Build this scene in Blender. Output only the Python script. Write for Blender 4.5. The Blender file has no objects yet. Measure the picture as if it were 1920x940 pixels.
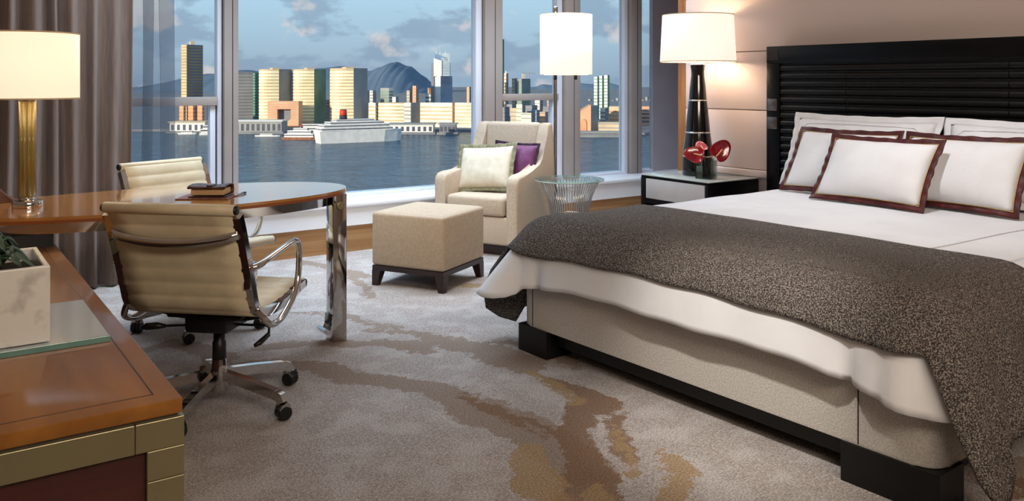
import bpy, bmesh, math, random
from mathutils import Vector, Matrix, noise
random.seed(7)
PI = math.pi
scene = bpy.context.scene
col = scene.collection

# ------------------------------------------------------------------ camera
FPX, CX, HY, CAMH = 1600.0, 960.0, 153.0, 1.26
YAW = math.atan(1110 / 1600)
SN, CS = math.sin(YAW), math.cos(YAW)
cd = bpy.data.cameras.new('camera'); cam = bpy.data.objects.new('camera', cd); col.objects.link(cam)
cam.location = (0, 0, CAMH); cam.rotation_euler = (PI / 2, 0, -YAW)
cd.sensor_fit = 'HORIZONTAL'; cd.sensor_width = 36.0; cd.lens = 36.0 * FPX / 1920
cd.shift_x = 0.0; cd.shift_y = -(470 - HY) / 1920
cd.clip_start = 0.05; cd.clip_end = 30000
scene.camera = cam

def floor_pt(px, py, z=0.0):
    u = (px - CX) / FPX; v = (HY - py) / FPX; t = (z - CAMH) / v
    return ((SN + u * CS) * t, (CS - u * SN) * t, z)
def rd(r, d, z=0.0):                       # right / depth of the view axis -> world
    return Vector((r * CS + d * SN, -r * SN + d * CS, z))

def lin(c):
    out = []
    for v in c[:3]:
        v = v / 255.0
        out.append(v / 12.92 if v <= 0.04045 else ((v + 0.055) / 1.055) ** 2.4)
    return (*out, 1.0)

# ------------------------------------------------------------------ sky
def build_world():
    w = bpy.data.worlds.new('evening_sky'); scene.world = w; w.use_nodes = True
    nt = w.node_tree; N = nt.nodes; L = nt.links; N.clear()
    out = N.new('ShaderNodeOutputWorld'); bg = N.new('ShaderNodeBackground')
    tc = N.new('ShaderNodeTexCoord'); sep = N.new('ShaderNodeSeparateXYZ')
    L.new(tc.outputs['Generated'], sep.inputs[0])
    ramp = N.new('ShaderNodeValToRGB'); L.new(sep.outputs['Z'], ramp.inputs[0])
    cr = ramp.color_ramp
    cr.elements[0].position = 0.0; cr.elements[0].color = lin((152, 176, 198))
    cr.elements[1].position = 1.0; cr.elements[1].color = lin((128, 172, 214))
    for p, c in ((0.02, (164, 186, 204)), (0.05, (172, 200, 219)), (0.095, (182, 216, 236)), (0.3, (168, 206, 234))):
        e = cr.elements.new(p); e.color = lin(c)
    def clouds(scale, zs, lo, hi, seed):
        mp = N.new('ShaderNodeMapping'); mp.inputs['Scale'].default_value = (scale, scale, scale * zs)
        mp.inputs['Location'].default_value = (seed, seed * .7, seed * .3)
        L.new(tc.outputs['Generated'], mp.inputs[0])
        n = N.new('ShaderNodeTexNoise'); n.inputs['Scale'].default_value = 1.0; n.inputs['Detail'].default_value = 6
        n.inputs['Roughness'].default_value = 0.55
        L.new(mp.outputs[0], n.inputs[0])
        m = N.new('ShaderNodeMapRange'); m.interpolation_type = 'SMOOTHSTEP'
        m.inputs[1].default_value = lo; m.inputs[2].default_value = hi
        L.new(n.outputs[0], m.inputs[0]); return m.outputs[0]
    c1 = clouds(12.0, 2.2, 0.49, 0.60, 10.74)
    c2 = clouds(13.0, 1.2, 0.55, 0.64, 44.31)
    mx = N.new('ShaderNodeMix'); mx.data_type = 'RGBA'
    mu = N.new('ShaderNodeMath'); mu.operation = 'MULTIPLY'; mu.inputs[1].default_value = 0.65
    L.new(c1, mu.inputs[0]); L.new(mu.outputs[0], mx.inputs[0])
    L.new(ramp.outputs[0], mx.inputs[6]); mx.inputs[7].default_value = lin((138, 160, 184))
    mx2 = N.new('ShaderNodeMix'); mx2.data_type = 'RGBA'
    mu2 = N.new('ShaderNodeMath'); mu2.operation = 'MULTIPLY'; mu2.inputs[1].default_value = 0.55
    L.new(c2, mu2.inputs[0]); L.new(mu2.outputs[0], mx2.inputs[0])
    L.new(mx.outputs[2], mx2.inputs[6]); mx2.inputs[7].default_value = lin((240, 224, 214))
    L.new(mx2.outputs[2], bg.inputs[0]); bg.inputs[1].default_value = 1.0
    L.new(bg.outputs[0], out.inputs[0])
build_world()

def light(name, kind, loc, energy, color, **kw):
    ld = bpy.data.lights.new(name, kind); o = bpy.data.objects.new(name, ld); col.objects.link(o)
    o.location = loc; ld.energy = energy; ld.color = color
    for k, v in kw.items():
        if k == 'dir': o.rotation_euler = Vector(v).to_track_quat('-Z', 'Y').to_euler()
        else: setattr(ld, k, v)
    return o
# low evening sun on the far shore (behind the hotel, never enters the room)
sd = rd(0.62, 0.78); light('sun', 'SUN', (0, 0, 50), 5.4, (1.0, 0.86, 0.64), dir=(sd.x, sd.y, -0.17), angle=0.01)
# room lights: unseen fills added to brighten, plus the inferred bed spot
light('fill_light_window', 'AREA', (2.9, 5.15, 2.70), 106, (0.66, 0.82, 1.0), shape='RECTANGLE', size=4.6, size_y=0.9, dir=(0, 0.02, -1), spread=2.0)  # added cool fill without a fixture, lifts carpet and sill by the window
light('fill_light_room', 'AREA', (1.2, -1.1, 2.50), 64, (1.0, 0.86, 0.72), shape='RECTANGLE', size=3.0, size_y=0.7, dir=(0.40, 0.9, -0.26), spread=2.3)  # added warm frontal fill behind the camera, no real fixture
light('ceiling_spot_bed', 'SPOT', (0.9, 1.3, 2.68), 300, (1.0, 0.96, 0.90), spot_size=0.46, spot_blend=1.0, shadow_soft_size=0.06, dir=(1.45, 0.72, -2.42))
light('fill_spot_pillows', 'SPOT', (3.3, 2.2, 2.68), 105, (0.92, 0.95, 1.0), spot_size=1.35, spot_blend=1.0, shadow_soft_size=0.08, dir=(0.55, 0.05, -2.0))  # added spot, brightens the bed top and pillows
light('fill_spot_ottoman', 'SPOT', (1.3, 3.3, 2.68), 140, (1.0, 0.84, 0.64), spot_size=0.75, spot_blend=1.0, shadow_soft_size=0.08, dir=(1.5, 1.55, -2.35))  # added warm spot, brightens the ottoman front
vs = scene.view_settings
scene.display_settings.display_device = 'sRGB'
vs.view_transform = 'Standard'; vs.look = 'None'; vs.gamma = 1.0; vs.exposure = 0.0; vs.use_curve_mapping = False

# ------------------------------------------------------------------ materials
MATS = {}
def mat(name, color, rough=0.6, metal=0.0, color2=None, nscale=6.0, stretch=(1, 1, 1), lo=0.4, hi=0.6, detail=4.0,
        bump=0.0, bscale=200.0, bstretch=(1, 1, 1), bdist=0.002, spec=0.5, coat=0.0, emit=None, estr=0.0, sheen=0.0, coords='Object', trans=0.0, ior=1.45):
    m = bpy.data.materials.new(name); m.use_nodes = True
    nt = m.node_tree; N = nt.nodes; L = nt.links
    b = N['Principled BSDF']
    b.inputs['Base Color'].default_value = lin(color); b.inputs['Roughness'].default_value = rough
    b.inputs['Metallic'].default_value = metal; b.inputs['Specular IOR Level'].default_value = spec
    b.inputs['Coat Weight'].default_value = coat; b.inputs['Coat Roughness'].default_value = 0.08
    b.inputs['Sheen Weight'].default_value = sheen; b.inputs['Transmission Weight'].default_value = trans; b.inputs['IOR'].default_value = ior
    if emit: b.inputs['Emission Color'].default_value = lin(emit); b.inputs['Emission Strength'].default_value = estr
    tc = N.new('ShaderNodeTexCoord')
    def tex(scale, st, det):
        mp = N.new('ShaderNodeMapping'); mp.inputs['Scale'].default_value = [scale * s for s in st]
        L.new(tc.outputs[coords], mp.inputs[0])
        n = N.new('ShaderNodeTexNoise'); n.inputs['Scale'].default_value = 1.0; n.inputs['Detail'].default_value = det
        L.new(mp.outputs[0], n.inputs[0]); return n
    if color2:
        n = tex(nscale, stretch, detail)
        mr = N.new('ShaderNodeMapRange'); mr.inputs[1].default_value = lo; mr.inputs[2].default_value = hi
        L.new(n.outputs[0], mr.inputs[0])
        mx = N.new('ShaderNodeMix'); mx.data_type = 'RGBA'
        mx.inputs[6].default_value = lin(color); mx.inputs[7].default_value = lin(color2)
        L.new(mr.outputs[0], mx.inputs[0]); L.new(mx.outputs[2], b.inputs['Base Color'])
    if bump:
        n = tex(bscale, bstretch, 2.0)
        bp = N.new('ShaderNodeBump'); bp.inputs['Strength'].default_value = bump; bp.inputs['Distance'].default_value = bdist
        L.new(n.outputs[0], bp.inputs['Height']); L.new(bp.outputs[0], b.inputs['Normal'])
    MATS[name] = m; return m

def glass_mat(name, tint, refl=0.6, rough=0.0, op=0.0):
    m = bpy.data.materials.new(name); m.use_nodes = True
    nt = m.node_tree; N = nt.nodes; L = nt.links; N.clear()
    out = N.new('ShaderNodeOutputMaterial'); tr = N.new('ShaderNodeBsdfTransparent'); tr.inputs[0].default_value = lin(tint)
    gl = N.new('ShaderNodeBsdfGlossy'); gl.inputs['Roughness'].default_value = rough
    fr = N.new('ShaderNodeFresnel'); fr.inputs[0].default_value = 1.45
    mu = N.new('ShaderNodeMath'); mu.operation = 'MULTIPLY'; mu.inputs[1].default_value = refl
    L.new(fr.outputs[0], mu.inputs[0])
    mx = N.new('ShaderNodeMixShader'); L.new(mu.outputs[0], mx.inputs[0]); L.new(tr.outputs[0], mx.inputs[1]); L.new(gl.outputs[0], mx.inputs[2])
    last = mx
    if op:
        df = N.new('ShaderNodeBsdfPrincipled'); df.inputs['Base Color'].default_value = lin(tint); df.inputs['Roughness'].default_value = 0.1
        m2 = N.new('ShaderNodeMixShader'); m2.inputs[0].default_value = op
        L.new(mx.outputs[0], m2.inputs[1]); L.new(df.outputs[0], m2.inputs[2]); last = m2
    L.new(last.outputs[0], out.inputs[0]); MATS[name] = m; return m

glass_mat('window_glass', (252, 254, 255), 0.25)
glass_mat('clear_glass', (236, 245, 243), 0.9)
glass_mat('amber_glass', (240, 230, 178), 0.9, 0.02, 0.10)
glass_mat('table_glass', (244, 250, 248), 0.6)
mat('glass_rim', (160, 190, 182), 0.1, spec=0.8, color2=(190, 212, 205), nscale=9)
mat('ceiling_paint', (236, 230, 222), 0.9, color2=(232, 226, 217), nscale=3)
mat('wall_paint', (205, 190, 176), 0.85, color2=(200, 184, 170), nscale=3)
mat('wall_fabric', (214, 194, 186), 0.85, color2=(206, 186, 178), nscale=260, stretch=(1, 1, 3), bump=0.15, bscale=500)
mat('pier_paint', (168, 160, 165), 0.6, color2=(160, 152, 158), nscale=2)
mat('sill_white', (226, 226, 228), 0.45, color2=(218, 219, 223), nscale=2)
mat('oak_panel', (166, 126, 84), 0.45, color2=(150, 108, 68), nscale=3, stretch=(.6, 8, 14), bump=0.05, bscale=60)
mat('frame_taupe', (160, 150, 143), 0.42, color2=(152, 142, 136), nscale=1.5)
mat('frame_light', (218, 220, 228), 0.4, color2=(210, 212, 222), nscale=1.5)
mat('gasket', (38, 38, 44), 0.6, color2=(46, 45, 50), nscale=5)
mat('trim_wood', (160, 110, 66), 0.4, color2=(138, 92, 54), nscale=4, stretch=(6, 6, .6))
mat('drape', (126, 106, 94), 0.9, color2=(114, 95, 84), nscale=120, stretch=(1, 1, .05), bump=0.2, bscale=420, sheen=0.15)
mat('cherry_top', (162, 106, 46), 0.35, color2=(128, 80, 32), nscale=2.2, stretch=(5, .7, 5), lo=.3, hi=.7, coat=0.5, spec=0.2)
mat('cherry_desk', (190, 132, 68), 0.16, color2=(164, 108, 52), nscale=2.2, stretch=(.7, 6, 5), lo=.3, hi=.7, coat=1.0)
mat('cherry_edge', (150, 84, 40), 0.28, color2=(126, 66, 30), nscale=3, stretch=(1, 1, 14), lo=.3, hi=.7, coat=0.3)
mat('mahogany', (84, 44, 36), 0.35, color2=(64, 32, 28), nscale=3, stretch=(.6, .6, 9), lo=.3, hi=.7, coat=0.2)
mat('inlay_dark', (46, 32, 22), 0.4, color2=(56, 40, 28), nscale=20)
mat('brass', (172, 162, 126), 0.34, metal=0.8, color2=(160, 150, 114), nscale=2, stretch=(1, 1, .3))
mat('chrome', (205, 200, 196), 0.07, metal=1.0, color2=(196, 192, 188), nscale=2)
mat('steel', (176, 170, 166), 0.2, metal=1.0, color2=(160, 155, 152), nscale=4)
mat('black_plastic', (16, 15, 16), 0.4, color2=(22, 21, 22), nscale=10)
mat('leather_ivory', (210, 194, 162), 0.5, color2=(202, 185, 152), nscale=14, bump=0.12, bscale=260)
mat('upholstery', (190, 172, 150), 0.8, color2=(168, 150, 130), nscale=210, lo=.42, hi=.58, bump=0.3, bscale=300)
mat('ottoman_leather', (172, 153, 130), 0.6, color2=(164, 145, 122), nscale=60, bump=0.15, bscale=260)
mat('espresso', (36, 24, 22), 0.35, color2=(48, 31, 27), nscale=4, stretch=(1, 1, 6))
mat('black_lacquer', (7, 6, 7), 0.32, color2=(10, 8, 9), nscale=5, spec=0.25)
mat('black_slat', (14, 12, 12), 0.42, color2=(18, 16, 16), nscale=3, stretch=(9, .5, 9), spec=0.3)
mat('black_wood', (7, 6, 7), 0.5, color2=(11, 9, 9), nscale=5)
mat('cushion_cream', (204, 194, 174), 0.75, color2=(194, 183, 162), nscale=18, bump=0.2, bscale=180)
mat('fringe_green', (134, 128, 98), 0.9, color2=(110, 106, 80), nscale=60, bump=0.4, bscale=300)
mat('cushion_purple', (104, 38, 88), 0.6, color2=(90, 30, 76), nscale=40, sheen=0.3, bump=0.2, bscale=220)
mat('purple_edge', (40, 18, 38), 0.8, color2=(52, 24, 48), nscale=40)
mat('linen_white', (232, 231, 232), 0.75, color2=(226, 224, 225), nscale=5, bump=0.25, bscale=22, bdist=0.006)
mat('duvet_white', (228, 227, 228), 0.8, color2=(222, 221, 222), nscale=4, bump=0.3, bscale=9, bdist=0.012)
mat('grey_stitch', (196, 193, 196), 0.8, color2=(182, 179, 182), nscale=60)
mat('maroon', (84, 24, 22), 0.55, color2=(62, 17, 18), nscale=26, bump=0.2, bscale=120)
mat('gold_piping', (196, 170, 112), 0.5, color2=(180, 152, 96), nscale=60)
mat('box_spring', (204, 198, 190), 0.85, color2=(184, 178, 170), nscale=150, stretch=(1, 1, 1), lo=.4, hi=.6, bump=0.5, bscale=170, bdist=0.003)
mat('throw_wool', (44, 38, 35), 0.95, color2=(150, 140, 132), nscale=235, lo=.44, hi=.68, detail=2, bump=0.8, bscale=150, bdist=0.006)
mat('marble', (226, 222, 214), 0.3, color2=(192, 188, 180), nscale=14, lo=.5, hi=.62, detail=8)
mat('white_glass', (214, 220, 222), 0.08, color2=(208, 215, 218), nscale=3, spec=0.7)
mat('teal_edge', (112, 150, 140), 0.1, color2=(96, 136, 128), nscale=8, spec=0.8)
mat('leaf_dark', (44, 66, 46), 0.25, color2=(70, 92, 70), nscale=30, coat=0.3)
mat('soil', (58, 44, 34), 0.95, color2=(40, 30, 24), nscale=80, bump=0.8, bscale=90, bdist=0.01)
mat('folio_leather', (70, 40, 36), 0.32, color2=(54, 28, 27), nscale=40, bump=0.2, bscale=120)
mat('paper', (206, 172, 128), 0.8, color2=(190, 154, 110), nscale=4, stretch=(1, 1, 300))
mat('desk_pad', (120, 66, 44), 0.4, color2=(104, 56, 38), nscale=30)
mat('stand_wood', (86, 58, 44), 0.5, color2=(72, 47, 36), nscale=5, stretch=(1, 8, 8))
mat('drawer_front', (190, 182, 178), 0.25, color2=(182, 174, 170), nscale=3)
mat('mirror_top', (176, 178, 170), 0.12, color2=(166, 168, 160), nscale=3)
mat('ceramic_black', (13, 12, 15), 0.1, color2=(20, 18, 22), nscale=4, coat=0.5)
mat('ring_silver', (220, 218, 214), 0.2, metal=0.9, color2=(205, 203, 200), nscale=6)
mat('shade_warm', (240, 220, 190), 0.9, emit=(255, 236, 206), estr=0.86, color2=(236, 214, 182), nscale=200)
mat('shade_white', (240, 232, 224), 0.9, emit=(255, 240, 224), estr=0.80, color2=(236, 226, 218), nscale=200)
mat('shade_lining', (250, 240, 220), 0.9, emit=(255, 226, 186), estr=0.9, color2=(246, 234, 212), nscale=20)
mat('bulb', (255, 240, 214), 0.5, emit=(255, 226, 180), estr=6.0, color2=(255, 236, 208), nscale=5)
mat('spathe_red', (168, 18, 30), 0.16, color2=(128, 12, 26), nscale=26, coat=0.6)
mat('spathe_pink', (196, 92, 104), 0.25, color2=(176, 70, 84), nscale=26, coat=0.4)
mat('spadix', (226, 160, 110), 0.5, color2=(240, 190, 140), nscale=90)
mat('stem_red', (110, 34, 38), 0.4, color2=(84, 50, 40), nscale=30)
mat('switch_plate', (120, 116, 116), 0.25, metal=0.7, color2=(108, 104, 105), nscale=3)
mat('badge', (44, 34, 34), 0.25, color2=(52, 40, 39), nscale=6)
# outdoors
def sea_mat():
    m = bpy.data.materials.new('sea'); m.use_nodes = True
    nt = m.node_tree; N = nt.nodes; L = nt.links; N.clear()
    out = N.new('ShaderNodeOutputMaterial'); df = N.new('ShaderNodeBsdfDiffuse'); gl = N.new('ShaderNodeBsdfGlossy'); gl.inputs['Roughness'].default_value = 0.12
    tc = N.new('ShaderNodeTexCoord')
    def nz(sc, det):
        n = N.new('ShaderNodeTexNoise'); n.inputs['Scale'].default_value = sc; n.inputs['Detail'].default_value = det
        L.new(tc.outputs['Object'], n.inputs[0]); return n.outputs[0]
    mr = N.new('ShaderNodeMapRange'); mr.inputs[1].default_value = .38; mr.inputs[2].default_value = .62; L.new(nz(.05, 6), mr.inputs[0])
    mx = N.new('ShaderNodeMix'); mx.data_type = 'RGBA'; mx.inputs[6].default_value = lin((44, 76, 98)); mx.inputs[7].default_value = lin((72, 108, 128))
    L.new(mr.outputs[0], mx.inputs[0]); L.new(mx.outputs[2], df.inputs[0])
    bp = N.new('ShaderNodeBump'); bp.inputs['Strength'].default_value = 1.0; bp.inputs['Distance'].default_value = 1.6; L.new(nz(.16, 3), bp.inputs['Height'])
    L.new(bp.outputs[0], gl.inputs['Normal']); L.new(bp.outputs[0], df.inputs['Normal'])
    ms = N.new('ShaderNodeMixShader'); ms.inputs[0].default_value = .34
    L.new(df.outputs[0], ms.inputs[1]); L.new(gl.outputs[0], ms.inputs[2]); L.new(ms.outputs[0], out.inputs[0]); MATS['sea'] = m
sea_mat()
mat('hill', (112, 130, 148), 1.0, color2=(104, 122, 140), nscale=.004, spec=0.0)  # distance haze put into the blue-grey base colour
mat('hill_haze_pale', (126, 144, 160), 1.0, color2=(118, 136, 152), nscale=.004, spec=0.0)  # farther range, paler with the haze put into its colour
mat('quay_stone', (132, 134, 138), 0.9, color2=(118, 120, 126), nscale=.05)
mat('tower_gold', (244, 236, 200), 0.6, color2=(234, 224, 180), nscale=.04)
mat('tower_cream', (240, 232, 212), 0.7, color2=(230, 218, 194), nscale=.04)
mat('tower_green', (120, 150, 132), 0.5, color2=(92, 124, 108), nscale=.03)
mat('tower_grey', (150, 152, 154), 0.7, color2=(136, 138, 142), nscale=.03)
mat('tower_slate', (126, 130, 140), 0.6, color2=(112, 116, 128), nscale=.03)
mat('tower_white', (226, 226, 222), 0.5, color2=(206, 210, 212), nscale=.03)
mat('tower_blue', (120, 150, 180), 0.25, color2=(92, 124, 156), nscale=.06, stretch=(.3, .3, 1))
mat('tower_teal', (40, 104, 100), 0.3, color2=(50, 120, 112), nscale=.05)
mat('tower_orange', (216, 166, 136), 0.8, color2=(204, 152, 122), nscale=.04)
mat('tower_brick', (208, 152, 112), 0.8, color2=(190, 130, 92), nscale=.06)
mat('tower_beige', (206, 186, 156), 0.8, color2=(186, 166, 138), nscale=.04)
mat('band_dark', (70, 74, 84), 0.3, color2=(84, 88, 96), nscale=.05)
mat('band_gold', (176, 152, 96), 0.3, color2=(150, 130, 84), nscale=.05)
mat('ship_white', (228, 226, 224), 0.5, color2=(216, 214, 214), nscale=.2)
mat('ship_windows', (74, 76, 88), 0.3, color2=(90, 92, 104), nscale=.3)
mat('ship_red', (214, 66, 34), 0.5, color2=(196, 54, 28), nscale=.3)
mat('ship_dark', (50, 52, 60), 0.5, color2=(62, 64, 72), nscale=.3)
mat('boat_wood', (150, 100, 70), 0.7, color2=(128, 82, 58), nscale=.4)

def sheer_mat():
    m = bpy.data.materials.new('sheer'); m.use_nodes = True
    nt = m.node_tree; N = nt.nodes; L = nt.links; N.clear()
    out = N.new('ShaderNodeOutputMaterial'); tr = N.new('ShaderNodeBsdfTransparent')
    df = N.new('ShaderNodeBsdfDiffuse'); df.inputs[0].default_value = lin((104, 112, 126))
    tl = N.new('ShaderNodeBsdfTranslucent'); tl.inputs[0].default_value = lin((112, 122, 138))
    ad = N.new('ShaderNodeMixShader'); ad.inputs[0].default_value = 0.5
    L.new(df.outputs[0], ad.inputs[1]); L.new(tl.outputs[0], ad.inputs[2])
    tc = N.new('ShaderNodeTexCoord'); n = N.new('ShaderNodeTexNoise'); n.inputs['Scale'].default_value = 300
    L.new(tc.outputs['Object'], n.inputs[0])
    mr = N.new('ShaderNodeMapRange'); mr.inputs[3].default_value = 0.30; mr.inputs[4].default_value = 0.42
    L.new(n.outputs[0], mr.inputs[0])
    mx = N.new('ShaderNodeMixShader'); L.new(mr.outputs[0], mx.inputs[0]); L.new(tr.outputs[0], mx.inputs[1]); L.new(ad.outputs[0], mx.inputs[2])
    L.new(mx.outputs[0], out.inputs[0]); MATS['sheer'] = m
sheer_mat()

def carpet_mat():
    m = bpy.data.materials.new('carpet'); m.use_nodes = True
    nt = m.node_tree; N = nt.nodes; L = nt.links; b = N['Principled BSDF']
    b.inputs['Roughness'].default_value = 1.0; b.inputs['Specular IOR Level'].default_value = 0.1
    tc = N.new('ShaderNodeTexCoord')
    def noise_t(scale, det=3.0):
        n = N.new('ShaderNodeTexNoise'); n.inputs['Scale'].default_value = scale; n.inputs['Detail'].default_value = det
        L.new(tc.outputs['Object'], n.inputs[0]); return n.outputs[0]
    def math_(op, a, b_):
        x = N.new('ShaderNodeMath'); x.operation = op
        for i, v in enumerate((a, b_)):
            if isinstance(v, (int, float)): x.inputs[i].default_value = v
            else: L.new(v, x.inputs[i])
        return x.outputs[0]
    def mix(f, a, b_):
        x = N.new('ShaderNodeMix'); x.data_type = 'RGBA'
        if isinstance(f, (int, float)): x.inputs[0].default_value = f
        else: L.new(f, x.inputs[0])
        for i, v in ((6, a), (7, b_)):
            if isinstance(v, tuple): x.inputs[i].default_value = v
            else: L.new(v, x.inputs[i])
        return x.outputs[2]
    def mr(v, a, b_, c=0.0, d=1.0, smooth=True):
        x = N.new('ShaderNodeMapRange'); x.interpolation_type = 'SMOOTHSTEP' if smooth else 'LINEAR'
        for i, q in enumerate((a, b_, c, d)): x.inputs[i + 1].default_value = q
        L.new(v, x.inputs[0]); return x.outputs[0]
    tuft = noise_t(150, 2); med = noise_t(60, 3); big = noise_t(7, 5); jag = noise_t(26, 4)
    def stroke(attr):
        a = N.new('ShaderNodeAttribute'); a.attribute_name = attr
        v = math_('ADD', a.outputs['Fac'], math_('MULTIPLY', math_('SUBTRACT', big, 0.5), 0.13))
        v = math_('ADD', v, math_('MULTIPLY', math_('SUBTRACT', jag, 0.5), 0.10))
        v = math_('ADD', v, math_('MULTIPLY', math_('SUBTRACT', tuft, 0.5), 0.035))
        return mr(v, -0.006, 0.012)
    base = mix(mr(med, .35, .65), lin((184, 176, 170)), lin((166, 156, 150)))
    base = mix(mr(big, .45, .62), base, lin((189, 182, 177)))
    v1 = stroke('pattern_taupe'); v2 = stroke('pattern_brown'); v3 = stroke('pattern_tan')
    c = mix(math_('MULTIPLY', v1, 0.85), base, lin((146, 128, 114)))
    c = mix(math_('MULTIPLY', v2, 0.9), c, lin((132, 104, 82)))
    c = mix(math_('MULTIPLY', v3, 0.85), c, lin((164, 138, 102)))
    c = mix(mr(tuft, .34, .68, 0.0, 0.52), c, lin((70, 56, 48)))
    L.new(c, b.inputs['Base Color'])
    bp = N.new('ShaderNodeBump'); bp.inputs['Strength'].default_value = 0.7; bp.inputs['Distance'].default_value = 0.006
    L.new(tuft, bp.inputs['Height']); L.new(bp.outputs[0], b.inputs['Normal'])
    MATS['carpet'] = m
carpet_mat()

# ------------------------------------------------------------------ mesh helpers
def M(m): return MATS[m] if isinstance(m, str) else m
def tag(o, label=None, cat=None, group=None, kind=None):
    if label: o['label'] = label
    if cat: o['category'] = cat
    if group: o['group'] = group
    if kind: o['kind'] = kind
    return o
def empty(name, loc=(0, 0, 0), rz=0.0, label=None, cat=None, group=None, kind=None):
    o = bpy.data.objects.new(name, None); col.objects.link(o)
    o.location = loc; o.rotation_euler = (0, 0, rz); o.empty_display_size = 0.1
    return tag(o, label, cat, group, kind)
def link(name, me, material, parent=None):
    o = bpy.data.objects.new(name, me); col.objects.link(o)
    if material is not None and not me.materials: me.materials.append(M(material))
    if parent: o.parent = parent
    return o
def obj(name, bm, material, parent=None, smooth=False, loc=None):
    me = bpy.data.meshes.new(name)
    bmesh.ops.recalc_face_normals(bm, faces=bm.faces)
    bm.to_mesh(me); bm.free()
    if smooth:
        for p in me.polygons: p.use_smooth = True
    o = link(name, me, material, parent)
    if smooth == 'auto':
        try: me.set_sharp_from_angle(angle=math.radians(38))
        except Exception: pass
    if loc: o.location = loc
    return o
def copy_tree(o, parent=None):
    c = o.copy(); col.objects.link(c); c.parent = parent
    for ch in list(o.children): copy_tree(ch, c)
    return c

def box(x0, x1, y0, y1, z0, z1, bev=0.0, seg=2, bm=None):
    nb = bmesh.new()
    vs_ = [nb.verts.new(p) for p in ((x0, y0, z0), (x1, y0, z0), (x1, y1, z0), (x0, y1, z0), (x0, y0, z1), (x1, y0, z1), (x1, y1, z1), (x0, y1, z1))]
    for f in ((0, 3, 2, 1), (4, 5, 6, 7), (0, 1, 5, 4), (1, 2, 6, 5), (2, 3, 7, 6), (3, 0, 4, 7)): nb.faces.new([vs_[i] for i in f])
    if bev: bmesh.ops.bevel(nb, geom=list(nb.edges), offset=bev, segments=seg, profile=0.5, affect='EDGES', clamp_overlap=True)
    return merge(bm, nb)
def merge(bm, nb):
    if bm is None: return nb
    me = bpy.data.meshes.new('tmp'); nb.to_mesh(me); nb.free(); bm.from_mesh(me); bpy.data.meshes.remove(me); return bm
def lathe(prof, n=40, bm=None, center=(0, 0), close=True):
    nb = bmesh.new(); rings = []
    for r, z in prof:
        rings.append([nb.verts.new((center[0] + max(r, 1e-4) * math.cos(2 * PI * i / n), center[1] + max(r, 1e-4) * math.sin(2 * PI * i / n), z)) for i in range(n)])
    for a, b in zip(rings, rings[1:]):
        for i in range(n): nb.faces.new((a[i], a[(i + 1) % n], b[(i + 1) % n], b[i]))
    if close:
        nb.faces.new(list(reversed(rings[0]))); nb.faces.new(rings[-1])
    return merge(bm, nb)
def smooth_path(pts, k=6):
    P = [Vector(p) for p in pts]; out = []
    for i in range(len(P) - 1):
        p0 = P[max(i - 1, 0)]; p1 = P[i]; p2 = P[i + 1]; p3 = P[min(i + 2, len(P) - 1)]
        for j in range(k):
            t = j / k
            out.append(0.5 * ((2 * p1) + (p2 - p0) * t + (2 * p0 - 5 * p1 + 4 * p2 - p3) * t * t + (3 * p1 - p0 - 3 * p2 + p3) * t ** 3))
    out.append(P[-1]); return out
def tube(pts, r, n=8, bm=None, flat=None, up=None):
    """round (or rectangular when flat=(w,h)) bar along pts; r may be a list"""
    nb = bmesh.new(); P = [Vector(p) for p in pts]; rings = []
    prev = None
    for i, p in enumerate(P):
        t = (P[min(i + 1, len(P) - 1)] - P[max(i - 1, 0)]).normalized()
        if up is not None: a = Vector(up) - t * t.dot(Vector(up))
        elif prev is None: a = (Vector((0, 0, 1)) if abs(t.z) < .9 else Vector((1, 0, 0))); a -= t * t.dot(a)
        else: a = prev - t * t.dot(prev)
        a.normalize(); prev = a; b = t.cross(a)
        rr = r[i] if isinstance(r, (list, tuple)) else r
        if flat:
            w, h = flat
            rings.append([nb.verts.new(p + a * (w / 2 * sx) + b * (h / 2 * sy)) for sx, sy in ((-1, -1), (1, -1), (1, 1), (-1, 1))])
        else:
            rings.append([nb.verts.new(p + a * rr * math.cos(2 * PI * k / n) + b * rr * math.sin(2 * PI * k / n)) for k in range(n)])
    m_ = len(rings[0])
    for a, b in zip(rings, rings[1:]):
        for i in range(m_): nb.faces.new((a[i], a[(i + 1) % m_], b[(i + 1) % m_], b[i]))
    nb.faces.new(list(reversed(rings[0]))); nb.faces.new(rings[-1])
    return merge(bm, nb)
def prism(poly, z0, z1, bev=0.0, bm=None, seg=2):
    nb = bmesh.new()
    a = [nb.verts.new((x, y, z0)) for x, y in poly]; b = [nb.verts.new((x, y, z1)) for x, y in poly]
    n = len(poly); nb.faces.new(list(reversed(a))); nb.faces.new(b)
    for i in range(n): nb.faces.new((a[i], a[(i + 1) % n], b[(i + 1) % n], b[i]))
    if bev:
        es = [e for e in nb.edges if abs(e.verts[0].co.z - e.verts[1].co.z) < 1e-6]
        bmesh.ops.bevel(nb, geom=es, offset=bev, segments=seg, profile=0.5, affect='EDGES', clamp_overlap=True)
    return merge(bm, nb)
def grid(fn, nu, nv, bm=None, closed_u=False):
    nb = bmesh.new()
    V = [[nb.verts.new(fn(i / nu, j / nv)) for j in range(nv + 1)] for i in range(nu + (0 if closed_u else 1))]
    R = len(V)
    for i in range(nu):
        for j in range(nv):
            nb.faces.new((V[i][j], V[(i + 1) % R][j], V[(i + 1) % R][j + 1], V[i][j + 1]))
    return merge(bm, nb)
def xform(bm, mtx): bmesh.ops.transform(bm, matrix=mtx, verts=bm.verts); return bm
def solidify(o, t, off=-1):
    s = o.modifiers.new('thickness', 'SOLIDIFY'); s.thickness = t; s.offset = off; return o

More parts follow.
